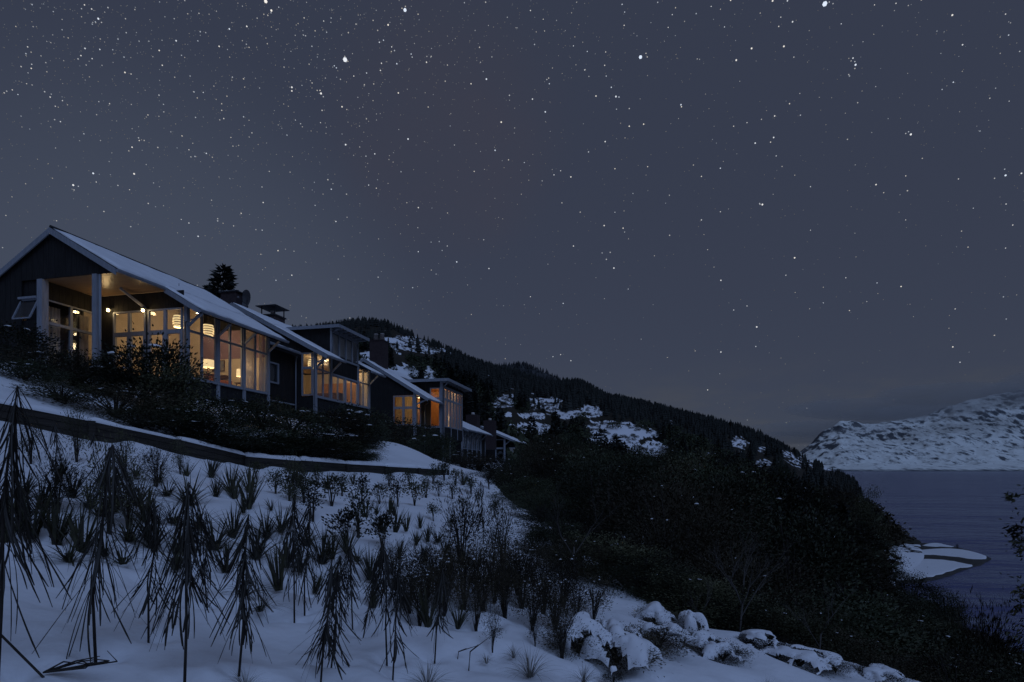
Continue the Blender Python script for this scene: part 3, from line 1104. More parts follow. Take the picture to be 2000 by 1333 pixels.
# lake side glazing: three bays of two lights
posts = [21.28, 23.15, 24.98, 26.93]
SILL, TRAN, HEAD = 4.15, 6.28, 7.36
for i, v in enumerate(posts):
    H1.box('post', M_FRAME, U_WALL - .08, U_WALL + .10, v - .085, v + .085, 2.7, HEAD + .1)
    H1.part('brace', MB().beam((U_WALL + .09, v, 6.45), (EAVE - .22, v, zu(EAVE - .22) - .09), .08, .10), M_FRAME)
mids = [22.17, 24.02, 25.91]
for (p, q), m in zip(zip(posts[:-1], posts[1:]), mids):
    for a, b in ((p + .09, m), (m, q - .09)):
        H1.window('u', U_WALL, a, b, SILL, TRAN, .05, .04)
        H1.window('u', U_WALL, a, b, TRAN, HEAD, .05, .04)
H1.box('sill', M_FRAME, U_WALL - .05, U_WALL + .13, posts[0] + .09, posts[-1] - .09, SILL - .09, SILL - .004)
H1.box('head_beam', M_FRAME, U_WALL - .07, U_WALL + .06, posts[0] + .09, posts[-1] - .09, HEAD + .004, HEAD + .14)
H1.boards('u', U_WALL + .02, posts[0] + .09, posts[-1], 2.2, SILL - .1, .31, mat=M_BASE)
H1.boards('v', 27.02, -29, U_WALL - .1, 2.2, lambda u: zu(u) - .02, .8, .10)
H1.pipe('downpipe', [(EAVE + .05, 21.08, zr(EAVE) - .2), (EAVE - .1, 21.08, zr(EAVE) - .32), (U_WALL + .12, 21.1, zr(EAVE) - .52), (U_WALL + .12, 21.1, 2.6)], .05)
H1.pipe('downpipe', [(-21.70, 18.72, ZC - .02), (-21.70, 18.72, 3.9)], .05)
# inside of the lake room
H1.box('interior_floor', M_FLOORIN, -25.6, U_WALL - .06, VB + .06, 26.9, 3.98, 4.06)
H1.box('interior_wall', M_CREAM, -25.7, -25.6, VB + .06, 26.9, 4.06, 9.2)
H1.box('interior_wall', M_MAUVE, -23.95, U_WALL - .06, 26.82, 26.90, 6.12, 7.7)
H1.box('interior_wall', M_CREAM, -23.95, U_WALL - .06, 26.80, 26.90, 4.06, 6.11)
H1.box('interior_wall', M_CREAM, -25.6, -23.96, 26.80, 26.90, 4.06, 9.2)
H1.box('interior_shelf', M_FURN, -23.6, -22.2, 26.55, 26.79, 5.0, 5.18)
H1.part('ceiling', MB().prism([(-25.6, VB + .06, zu(-22.6) - .1), (-22.6, VB + .06, zu(-22.6) - .1), (U_WALL - .06, VB + .06, zu(U_WALL) - .1), (U_WALL - .06, 26.9, zu(U_WALL) - .1), (-22.6, 26.9, zu(-22.6) - .1), (-25.6, 26.9, zu(-22.6) - .1)], (0, 0, .04)), M_CREAM)
# room behind the porch's side window
H1.box('interior_wall', M_CREAM, -28.8, -28.7, 18.9, 22.5, 4.0, 8.0)
H1.box('interior_wall', M_MAUVE, -28.7, -25.72, 22.4, 22.5, 4.0, 8.0)
H1.box('ceiling', M_BASE, -28.7, -24.9, 18.9, 22.4, 7.9, 7.98)
H1.box('interior_floor', M_FLOORIN, -28.7, -24.86, 18.9, 22.4, 3.9, 4.0)
# a low link to the next house
H1.boards('u', -21.2, 27.15, 31.4, 2.6, 7.2, .42)
H1.window('u', -21.16, 28.55, 29.75, 5.1, 6.35, .09)
H1.slope('roof_panel', M_ROOF, [(-23.2, 27.35), (-20.6, 27.35), (-20.6, 31.2), (-23.2, 31.2)], lambda u: 7.32 - .25 * (u + 20.6), .12)
H1.snow(-23.2, -20.62, 27.4, 31.15, lambda u: 7.32 - .25 * (u + 20.6), .05)
gutter(H1, -20.62, 27.36, 31.2, 7.28)
H1.box('base_ledge', M_FRAME, -21.19, -21.08, 27.2, 31.3, 4.0, 4.07)
H1.pipe('downpipe', [(-20.95, 31.3, 7.1), (-21.02, 31.3, 6.7), (-21.02, 31.3, 3.0)], .045)

# ---- second house
H2 = House('second dark timber house with a shed dormer and warm lit kitchen windows', 31.55, 2.6)
r2u, r2z, s2 = -25.7, 10.84, .538
z2 = lambda u: r2z - s2 * abs(u - r2u)
z2u = lambda u: z2(u) - .16
E2 = -18.84
H2.slope('roof_panel', M_ROOF, [(r2u, 31.3), (E2, 31.3), (E2, 33.45), (U_WALL + .02, 33.45), (U_WALL + .02, 37.25), (E2, 37.25), (E2, 39.5), (r2u, 39.5)], z2, .14)
H2.slope('roof_panel', M_ROOF, [(-31.5, 31.3), (r2u, 31.3), (r2u, 39.5), (-31.5, 39.5)], z2, .14)
H2.snow(r2u + .05, -22.75, 31.34, 39.4, z2, .09, (1, 0, 1, 1))
H2.snow(-22.75, E2 + .03, 31.34, 33.40, z2, .09, (0, 1, 1, 1))
H2.snow(-22.75, E2 + .03, 37.35, 39.4, z2, .09, (0, 1, 1, 1))
H2.snow(-31.5, r2u - .05, 31.34, 39.4, z2, .09)
bargeboard(H2, r2u, E2 + .02, 31.25, z2)
bargeboard(H2, -31.5, r2u, 31.25, z2)
gutter(H2, E2, 31.27, 33.5, z2(E2) - .05)
gutter(H2, E2, 37.2, 39.5, z2(E2) - .05)
H2.boards('v', 31.5, -27.5, -20.74, 2.6, lambda u: z2u(u) - .02, .42)
H2.boards('v', 31.5, -20.74, -19.93, 7.36, lambda u: z2u(u) - .02, .42)
H2.boards('v', 31.5, -20.74, -19.93, 2.6, 4.6, .42)
H2.window('v', 31.5, -20.72, -19.95, 6.38, 7.34, .08)
H2.window('v', 31.5, -20.72, -19.95, 4.62, 6.38, .08)
p2 = [31.6, 33.40, 35.25, 37.08, 38.83]
for i, v in enumerate(p2):
    H2.box('post', M_FRAME, U_WALL - .08, U_WALL + .10, v - .09, v + .09, 3.2 if i in (0, 4) else 4.55, 7.42 if i in (0, 1, 3, 4) else 6.25)
for v, k in ((31.6, 1), (33.40, 1), (38.83, 1)):
    H2.part('brace', MB().beam((U_WALL + .09, v, 6.4), (E2 - .22, v, z2u(E2 - .22) - .09), .09, .11), M_FRAME)
for a, b, tall in ((p2[0], p2[1], 1), (p2[1], p2[2], 0), (p2[2], p2[3], 0), (p2[3], p2[4], 1)):
    m = .5 * (a + b)
    for c, d in ((a + .09, m), (m, b - .09)):
        if tall:
            H2.window('u', U_WALL, c, d, 4.62, 6.36, .05, .04)
            H2.window('u', U_WALL, c, d, 6.36, 7.36, .05, .04)
        else:
            H2.window('u', U_WALL, c, d, 4.62, 6.24, .05, .04)
H2.box('head_beam', M_FRAME, U_WALL - .06, U_WALL + .08, p2[1] + .1, p2[3] - .1, 6.25, 6.37)
H2.boards('u', U_WALL + .04, p2[1] + .1, p2[3] - .1, 6.38, 7.42, .35)
H2.box('sill', M_FRAME, U_WALL - .05, U_WALL + .13, p2[0] + .1, p2[-1] - .1, 4.50, 4.61)
H2.boards('u', U_WALL + .02, p2[0], p2[-1] + .1, 2.2, 4.49, .37, mat=M_BASE)
H2.boards('v', 38.95, -27.5, U_WALL, 2.4, lambda u: z2u(u) - .02, .9, .1)
# dormer
DZ = 9.40
H2.boards('v', 33.55, -24.4, U_WALL - .02, lambda u: z2(u) - .1, DZ - .02, .42)
H2.boards('v', 37.15, -24.4, U_WALL - .02, lambda u: z2(u) - .1, DZ - .02, .9)
dv = [33.62, 34.5, 35.4, 36.28, 37.15]
for a, b in zip(dv[:-1], dv[1:]):
    H2.window('u', U_WALL, a, b, 7.52, 9.18, .06, .05)
H2.box('sill', M_FRAME, U_WALL - .04, U_WALL + .12, 33.6, 37.2, 7.43, 7.51)
H2.box('corner_post', M_FRAME, U_WALL - .06, U_WALL + .06, 33.46, 33.6, 7.45, DZ - .03)
H2.box('head_beam', M_FRAME, U_WALL - .06, U_WALL + .05, 33.62, 37.2, 9.19, DZ - .03)
H2.box('dormer_back', M_CREAM, -21.4, -21.3, 33.7, 37.1, 7.4, 9.3)
H2.box('dormer_roof', M_ROOF, -25.0, -19.14, 33.28, 37.45, DZ, DZ + .10)
for nm, q in (('fascia', (-25.0, -19.10, 33.22, 33.275)), ('fascia', (-19.135, -19.08, 33.28, 37.5))):
    H2.box(nm, M_FRAME, *q, DZ - .06, DZ + .15)
H2.snow(-24.9, -19.16, 33.32, 37.4, lambda u: DZ + .105, .07)
for k in range(6):
    H2.box('rafter', M_FRAME, U_WALL + .08, -19.16, 33.7 + k * .68, 33.78 + k * .68, DZ - .13, DZ - .005)
H2.pipe('downpipe', [(-19.2, 33.45, DZ - .05), (-19.5, 33.45, DZ - .22), (U_WALL + .1, 33.48, DZ - .3), (U_WALL + .1, 33.48, 7.6)], .04)
H2.pipe('downpipe', [(E2 + .05, 31.4, z2(E2) - .2), (U_WALL + .2, 31.42, z2(E2) - .45), (U_WALL + .13, 31.42, z2(E2) - .55), (U_WALL + .13, 31.42, 2.8)], .05)
# chimneys of the second house
ch = H2.box('chimney', M_BRICK, -26.5, -25.35, 35.2, 36.4, 9.6, 11.05)
H2.box('chimney_rim', M_DARKMET, -26.58, -25.27, 35.12, 36.48, 11.05, 11.14, ch)
for a in (-26.45, -25.40):
    for b in (35.25, 36.35):
        H2.box('cap_post', M_DARKMET, a - .03, a + .03, b - .03, b + .03, 11.14, 11.70, ch)
H2.part('cowl', MB().prism([(-26.75, 34.95, 11.70), (-25.1, 34.95, 11.70), (-25.1, 36.6, 11.70), (-26.75, 36.6, 11.70)], (0, 0, .05)).add([(-26.75, 34.95, 11.751), (-25.1, 34.95, 11.751), (-25.1, 36.6, 11.751), (-26.75, 36.6, 11.751), (-25.92, 35.8, 11.90)], [(0, 1, 4), (1, 2, 4), (2, 3, 4), (3, 0, 4)]), M_DARKMET, ch)
H2.part('flue', MB().lathe([(.17, 0), (.17, .42)], (-25.92, 35.8, 11.1), 14), M_POT, ch, True)
ch = H2.box('chimney', M_BRICK, -28.0, -26.75, 33.0, 34.2, 9.2, 12.15)
H2.box('chimney_rim', M_DARKMET, -28.1, -26.65, 32.9, 34.3, 12.15, 12.23, ch)
H2.snow(-28.08, -26.68, 32.92, 34.28, lambda u: 12.235, .05, name='chimney_snow')
# inside of the second house
H2.box('interior_floor', M_FLOORIN, -25.2, U_WALL - .06, 31.62, 38.85, 4.45, 4.56)
H2.box('interior_wall', M_CREAM, -25.3, -25.2, 31.62, 38.85, 4.56, 7.3)
H2.box('interior_wall', M_CREAM, -25.2, U_WALL - .06, 38.78, 38.86, 4.56, 7.3)
H2.box('ceiling', M_CREAM, -25.2, U_WALL - .06, 31.62, 38.85, 7.40, 7.46)
H2.box('interior_shelf', M_TIMBER, -23.6, -20.5, 38.45, 38.77, 4.56, 6.5)
H2.box('interior_bench', M_FURN, -23.2, -20.8, 36.2, 36.8, 4.56, 5.45)

# ---- third house, with the tall glazed bay
H3 = House('third dark timber house with a tall glazed bay on thin stilts', 48.0, 1.2)
r3u, r3z, s3 = -25.0, 10.38, .61
z3 = lambda u: r3z - s3 * abs(u - r3u)
z3u = lambda u: z3(u) - .16
E3 = -18.55
H3.slope('roof_panel', M_ROOF, [(r3u, 47.85), (E3, 47.85), (E3, 51.8), (-19.3, 51.8), (-19.3, 52.0), (r3u, 58.2)], z3, .14)
H3.slope('roof_panel', M_ROOF, [(-31, 47.85), (r3u, 47.85), (r3u, 58.2), (-31, 58.2)], z3, .14)
H3.snow(r3u + .05, -23.4, 47.9, 58, z3, .10, (1, 0, 1, 1))
H3.snow(-23.4, E3 + .03, 47.9, 51.8, z3, .10, (0, 1, 1, 1))
H3.snow(-31, r3u - .05, 47.9, 58, z3, .1)
bargeboard(H3, r3u, E3 + .02, 47.80, z3, .28)
bargeboard(H3, -31, r3u, 47.80, z3, .28)
gutter(H3, E3, 47.82, 51.85, z3(E3) - .05)
H3.boards('v', 48.0, -28, -22.05, 1.2, lambda u: z3u(u) - .02, .5)
H3.boards('v', 48.0, -22.05, -19.95, 6.78, lambda u: z3u(u) - .02, .5)
H3.boards('v', 48.0, -22.05, -19.95, 1.2, 3.98, .5)
for a, b in ((-22.0, -21.0), (-21.0, -20.0)):
    H3.window('v', 48.0, a, b, 5.62, 6.75, .11)
    H3.window('v', 48.0, a, b, 4.0, 5.62, .11)
H3.box('post', M_FRAME, U_WALL - .16, U_WALL + .08, 47.92, 48.12, 3.0, 7.0)
H3.window('u', U_WALL, 48.12, 49.3, 4.0, 5.62, .08)
H3.window('u', U_WALL, 48.12, 49.3, 5.62, 6.75, .08)
H3.part('brace', MB().beam((U_WALL + .08, 48.0, 5.9), (E3 - .2, 48.0, z3u(E3 - .2) - .1), .11, .12), M_FRAME)
H3.boards('u', U_WALL, 49.3, 52.0, 1.2, 6.9, .5)
H3.boards('u', U_WALL, 48.12, 49.3, 1.2, 3.98, .5)
H3.box('base_ledge', M_FRAME, U_WALL + .01, U_WALL + .1, 48.2, 51.9, 3.90, 3.98)
H3.pipe('downpipe', [(-19.3, 50.0, 6.3), (U_WALL + .15, 50.0, 6.0), (U_WALL + .15, 50.0, 1.5)], .06)
# bay
BU, BV0, BV1, BS, BH = -18.56, 52.0, 58.3, 4.12, 8.05
H3.box('corner_post', M_FRAME, BU - .30, BU - .02, BV0 - .04, BV0 + .2, 3.0, 8.6)
H3.window('v', BV0, -19.92, BU - .31, 6.95, 8.0, .09)
H3.window('v', BV0, -19.92, BU - .31, BS, 6.95, .09)
H3.boards('v', BV0, -23.2, -19.92, lambda u: z3(u) - .1, 8.55, .5)
H3.box('wall_panel', M_BOARD, -19.92, BU - .31, BV0, BV0 + .08, 8.0, 8.55)
H3.boards('v', BV0, U_WALL + .02, BU - .31, 1.6, BS - .12, .4)
H3.box('base_ledge', M_FRAME, -19.92, BU - .31, BV0 - .05, BV0 + .02, BS - .11, BS - .01)
bp = [52.25, 53.25, 54.25, 55.25, 56.25, 57.25, 58.25]
for a, b in zip(bp[:-1], bp[1:]):
    H3.window('u', BU, a, b, BS, 6.9, .10)
    H3.window('u', BU, a, b, 6.9, BH, .10)
H3.box('head_beam', M_FRAME, BU - .08, BU + .06, 52.22, 58.28, BH + .005, BH + .15)
H3.box('wall_panel', M_BASE, BU - .06, BU + .02, 52.22, 58.28, BH + .16, 8.6)
H3.box('base_panel', M_BASE, BU - .04, BU + .04, 52.2, 58.3, 3.0, BS - .01)
H3.box('bay_floor', M_BASE, U_WALL, BU - .05, BV0 + .1, 58.3, 2.95, 3.05)
H3.boards('v', 58.3, -25, BU, 3.0, 8.6, 1.0, .08)
for v in (52.1, 54.3, 56.4, 58.25):
    H3.box('batten', M_FRAME, BU + .045, BU + .10, v - .05, v + .05, 3.0, BS - .01)
for u, v in ((BU - .05, 52.1), (BU - .05, 54.3), (BU - .9, 55.2), (BU - .05, 58.2)):
    p = W(u, v, 0)
    H3.part('stilt', MB().tube([(u, v, 2.95), (u, v, zg(p.x, p.y) - .2)], .07, 8), M_FRAME)
H3.box('bay_roof', M_ROOF, -23.5, -17.85, 51.45, 59.3, 8.62, 8.74)
for q in ((-23.5, -17.80, 51.38, 51.445), (-17.845, -17.78, 51.45, 59.35)):
    H3.box('fascia', M_FRAME, *q, 8.54, 8.82)
H3.snow(-23.4, -17.9, 51.5, 59.2, lambda u: 8.745, .1)
for k in range(8):
    H3.box('rafter', M_FRAME, BU + .05, -17.86, 51.9 + k * .95, 52.0 + k * .95, 8.45, 8.61)
H3.pipe('downpipe', [(-17.95, 51.7, 8.5), (-18.2, 51.75, 8.2), (BU + .1, 51.85, 8.1), (BU + .1, 51.85, 1.6)], .06)
# interiors
H3.box('interior_wall', M_TIMBER, -22.6, -22.5, 52.1, 58.2, 4.0, 8.5)
H3.box('interior_wall', M_TIMBER, -22.5, BU - .1, 58.1, 58.2, 4.0, 8.5)
H3.box('interior_floor', M_FLOORIN, -22.6, BU - .06, 52.1, 58.2, 4.0, 4.1)
H3.box('ceiling', M_TIMBER, -22.5, BU - .06, 52.1, 58.2, 8.5, 8.56)
H3.box('interior_door', M_CREAM, -20.9, -20.75, 58.0, 58.09, 4.1, 6.4)
H3.box('interior_wall', M_CREAM, -24.5, -24.4, 48.1, 51.8, 4.0, 7.1)
H3.box('interior_wall', M_TIMBER, -24.4, U_WALL - .1, 51.7, 51.8, 4.0, 7.1)
H3.box('ceiling', M_CREAM, -24.4, U_WALL - .06, 48.1, 51.8, 6.85, 6.9)
H3.box('interior_floor', M_FLOORIN, -24.4, U_WALL - .06, 48.1, 51.8, 3.85, 3.95)
# maroon chimney with two pots
ch = H3.box('chimney', M_BRICK, -25.15, -23.75, 49.4, 50.6, 8.0, 12.35)
H3.box('chimney_rim', M_BRICK, -25.2, -23.7, 49.35, 50.65, 12.35, 12.45, ch)
for u in (-24.75, -24.1):
    H3.part('chimney_pot', MB().lathe([(.001, 0), (.26, 0), (.19, .62), (.21, .62), (.21, .68), (.12, .68)], (u, 50.0, 12.45), 14), M_POT, ch, True)

# ---- two unlit houses farther along
H4 = House('fourth timber house, unlit, with pale curtained bay below a snowy roof', 64.5, 0.8)
E4 = -18.84
z4 = lambda u: 4.5 + .45 * (E4 - u)
H4.slope('roof_panel', M_ROOF, [(-25, 61.5), (E4, 61.5), (E4, 72.5), (-25, 72.5)], z4, .14)
H4.snow(-25, E4 + .03, 61.55, 72.4, z4, .12)
bargeboard(H4, -25, E4, 61.45, z4, .26)
gutter(H4, E4, 61.5, 72.5, z4(E4) - .05)
H4.boards('v', 62.2, -25, U_WALL - .1, .6, lambda u: z4(u) - .2, .6)
H4.boards('v', 72.3, -25, U_WALL, .4, lambda u: z4(u) - .2, 1.2)
for i, v in enumerate((62.2, 64.2, 66.2, 68.2, 70.2)):
    H4.box('post', M_FRAME, U_WALL - .1, U_WALL + .1, v - .1, v + .1, .6, 4.75)
    H4.part('brace', MB().beam((U_WALL + .1, v, 3.7), (E4 - .2, v, 4.35), .1, .12), M_FRAME)
    if i < 4:
        H4.window('u', U_WALL, v + .1, v + 1.0, 2.3, 4.6, .08)
        H4.window('u', U_WALL, v + 1.0, v + 1.9, 2.3, 4.6, .08)
H4.boards('u', U_WALL, 62.3, 72.2, .4, 2.28, .6)
H4.boards('u', U_WALL, 70.3, 72.2, 2.28, 4.7, .6)
H4.box('interior_wall', M_CREAM, -22.6, -22.5, 62.3, 72.2, 2.2, 5.0)
H4.pipe('downpipe', [(U_WALL + .15, 71.9, 4.4), (U_WALL + .15, 71.9, 1.0)], .06)
for u, v, zt in ((-23.2, 78.0, 7.8), (-22.6, 85.5, 7.6)):
    c = H4.box('chimney', M_BRICK, u - .85, u + .85, v - .8, v + .8, 3, zt)
    H4.part('chimney_pot', MB().lathe([(.001, 0), (.3, 0), (.22, .38), (.001, .38)], (u, v, zt), 12), M_POT, c, True)

H5 = House('fifth and farthest timber house with a snowy roof edge above pale balustrade', 89.0, 0.8)
z5 = lambda u: 4.4 + .42 * (E4 - u)
H5.slope('roof_panel', M_ROOF, [(-25, 88.3), (E4, 88.3), (E4, 97), (-25, 97)], z5, .16)
H5.snow(-25, E4 + .03, 88.4, 96.9, z5, .14)
bargeboard(H5, -25, E4, 88.24, z5, .3)
gutter(H5, E4, 88.3, 97, z5(E4) - .05)
H5.boards('v', 89.0, -25, -22.6, .6, lambda u: z5(u) - .2, .7)
H5.boards('v', 89.0, -22.6, -20.9, 4.9, lambda u: z5(u) - .2, .7)
H5.window('v', 89.0, -22.6, -21.1, 3.3, 4.8, .14)
H5.window('v', 89.0, -22.6, -21.1, 1.2, 3.3, .14)
H5.box('post', M_FRAME, -21.05, -20.8, 88.5, 88.75, .3, 5.0)
H5.part('brace', MB().beam((-20.8, 88.6, 3.9), (-19.9, 88.6, 4.6), .13, .13), M_FRAME)
H5.boards('v', 89.9, -20.9, -18.9, .3, 4.2, .7)
H5.box('interior_wall', M_BASE, -22.7, -20.9, 90.5, 90.6, .6, 5)
for z in (2.35, 3.3):
    H5.box('balustrade_rail', M_FRAME, -20.2, -17.9, 88.5, 88.6, z, z + .12)
for u in (-20.15, -19.6, -19.05, -18.5, -17.95):
    H5.box('balustrade_post', M_FRAME, u - .05, u + .05, 88.48, 88.62, 1.4, 3.3)
H5.box('balustrade_panel', M_CURT, -20.1, -18.0, 88.52, 88.56, 2.48, 3.28)

# ---- things in and on the houses
pendant(-20.75, 23.6, 6.87, zu(-20.75) - .1, 'striped round lantern hanging behind the second pane of the nearest lake window', 30)
pendant(-21.75, 22.85, 7.18, zu(-22.6) - .1, 'striped round lantern seen through the porch doors', 30)
pendant(-20.9, 33.0, 6.95, 7.4, 'striped lantern behind the narrow front window of the second house', 26, .3)
small_table(-21.2, 24.1, 4.06, .5, .5, .72, 'dark side table carrying the larger lamp in the nearest lake room')
table_lamp(-21.2, 24.1, 4.78, 'larger drum shade table lamp left of the picture in the lake room', 20, .30)
small_table(-20.55, 25.75, 4.06, .5, .5, .50, 'low dark table carrying the smaller lamp beside the curtains')
table_lamp(-20.55, 25.75, 4.56, 'smaller drum shade table lamp beside the curtains of the lake room', 12, .25)
pic = empty('picture')
put(pic, -22.85, 26.78, 5.75)
tag(pic, 'small landscape picture on the cream wall of the lake room', 'picture')
MB().box(-.36, .36, -.02, .0, -.27, .27).build('print', M_PICT, pic)
f_ = MB()
f_.box(-.40, -.36, -.03, .0, -.31, .31).box(.36, .40, -.03, .0, -.31, .31).box(-.36, .36, -.03, .0, -.31, -.27).box(-.36, .36, -.03, .0, .27, .31)
f_.build('frame', M_FURN, pic)
ac = empty('armchair')
put(ac, -21.8, 25.6, 4.06, R(160))
tag(ac, 'red armchair low behind the nearest lake windows', 'armchair')
MB().box(-.4, .4, -.4, .35, .2, .45).build('seat', M_RED, ac)
MB().box(-.4, .4, .25, .42, .46, .95).build('backrest', M_RED, ac)
for sx in (-1, 1):
    MB().box(sx * .41, sx * .53, -.4, .4, .1, .62).build('armrest', M_RED, ac)
    for sy in (-1, 1):
        MB().box(sx * .36 - .03, sx * .36 + .03, sy * .33 - .03, sy * .33 + .03, 0, .2).build('leg', M_FURN, ac)
curtain('u', U_WALL - .22, 25.15, 26.0, 4.1, 7.3, M_CURT, 'pale curtain in the last bay of the nearest lake windows')
curtain('u', U_WALL - .22, 26.5, 26.78, 4.1, 7.3, M_CURT, 'narrow pale curtain at the far end of the nearest lake windows')
curtain('u', -25.05, 19.0, 19.7, 4.1, 7.1, M_CURT, 'dim curtain behind the left pane of the porch side window')
curtain('u', -25.05, 20.6, 21.05, 4.1, 7.1, M_CURT, 'dim curtain behind the right pane of the porch side window')
curtain('u', -20.15, 33.7, 37.05, 7.5, 9.2, M_CURT, 'closed pale curtain behind the dormer windows')
curtain('v', 48.35, -21.95, -20.02, 4.05, 6.72, M_GOLD, 'closed gold curtain behind the front window of the third house')
curtain('u', U_WALL - .25, 48.5, 49.2, 4.05, 6.72, M_GOLD, 'gold curtain behind the narrow side window of the third house')
curtain('u', BU - .3, 52.5, 58.1, 4.2, 8.0, M_CURT, 'long pale curtain along the tall glazed bay')
curtain('u', U_WALL - .25, 62.4, 70.1, 2.35, 4.55, M_CURT, 'closed pale curtain across the bay of the fourth house')
for i, (u, v, w_) in enumerate(((-20.7, 34.2, 'nearest the front window'), (-21.6, 35.4, 'in the middle of the ceiling'), (-20.7, 36.6, 'above the far kitchen bench'), (-22.8, 33.6, 'deep inside on the left'), (-20.8, 38.0, 'beside the last tall bay'))):
    downlight(u, v, 7.4, 'small ceiling downlight of the second house ' + w_, 18)
for u, v, z, l, p in ((-21.2, 55.0, 8.5, 'downlight in the timber ceiling of the tall bay', 60), (-19.6, 56.6, 8.5, 'second downlight in the timber ceiling of the tall bay, nearer the glass', 50),
                      (-20.6, 50.4, 6.85, 'downlight behind the gold curtain of the third house', 60), (-22.6, 25.0, 7.9 + .99 - .65, 'downlight in the raked ceiling of the nearest lake room', 40)):
    downlight(u, v, z, l, p)
table_lamp(-19.2, 54.6, 4.3, 'small lit lamp on the floor of the tall bay', 14, .2)
sb = empty('cabinet')
put(sb, -19.8, 56.5, 4.1)
tag(sb, 'red timber cabinet inside the tall bay', 'cabinet')
MB().box(-.6, .6, -.3, .3, .1, .75).build('carcass', M_RED, sb)
for sx in (-1, 1):
    MB().box(sx * .3 - .27, sx * .3 + .27, -.33, -.301, .14, .71).build('door', M_FURN, sb)
    MB().box(sx * .5 - .04, sx * .5 + .04, -.25, .25, 0, .1).build('foot', M_FURN, sb)


def wall_lamp(u, v, z, label, power, on):
    t = empty('wall_lamp')
    put(t, u, v, z)
    tag(t, label, 'lamp', 'lit porch lamps')
    MB().lathe([(.001, -.07), (.05, -.05), (.065, 0), (.05, .05), (.001, .07)], (0, -.16, 0), 14).build('bulb', M_BULB, t, True)
    MB().lathe([(.001, .12), (.09, .10), (.09, .08)], (0, -.16, 0), 14).build('cap', M_DARKMET, t, True)
    MB().beam((0, -.01, .10), (0, -.12, .10), .03).build('bracket', M_DARKMET, t)
    MB().box(-.06, .06, -.015, 0, .02, .18).build('wall_plate', M_DARKMET, t)
    l = lamp_light(t, 0, power, .07, (1.0, .66, .30))
    l.location = (0, -.30, -.0)


wall_lamp(-23.92, VB - .005, 7.35, 'bright bare porch lamp beside the glazed doors', 8, 0)
wall_lamp(-21.91, VB - .07, 7.20, 'porch lamp shining up the brace between the two door pairs', 4, 0)

dish = empty('satellite_dish')
put(dish, -26.3, 33.5, 11.2, R(-20))
tag(dish, 'dull round satellite dish beside the flat topped chimney', 'dish')
prof = [(r, -.18 + .18 * (r / .62) ** 2) for r in (.001, .2, .4, .55, .62)]
d_ = MB().lathe(prof, n=24)
d_.v = [(p[0], -p[2], p[1]) for p in d_.v]
dd_ = d_.build('reflector', M_DISH, dish, True)
dd_.location = (0, -.12, .55)
MB().tube([(0, 0, -.5), (0, 0, .5)], .04, 8).build('mast', M_DARKMET, dish)
MB().tube([(0, -.1, .2), (0, -.62, .5)], .02, 6).build('feed_arm', M_DARKMET, dish)
MB().box(-.05, .05, -.70, -.60, .46, .58).build('receiver', M_DISH, dish)
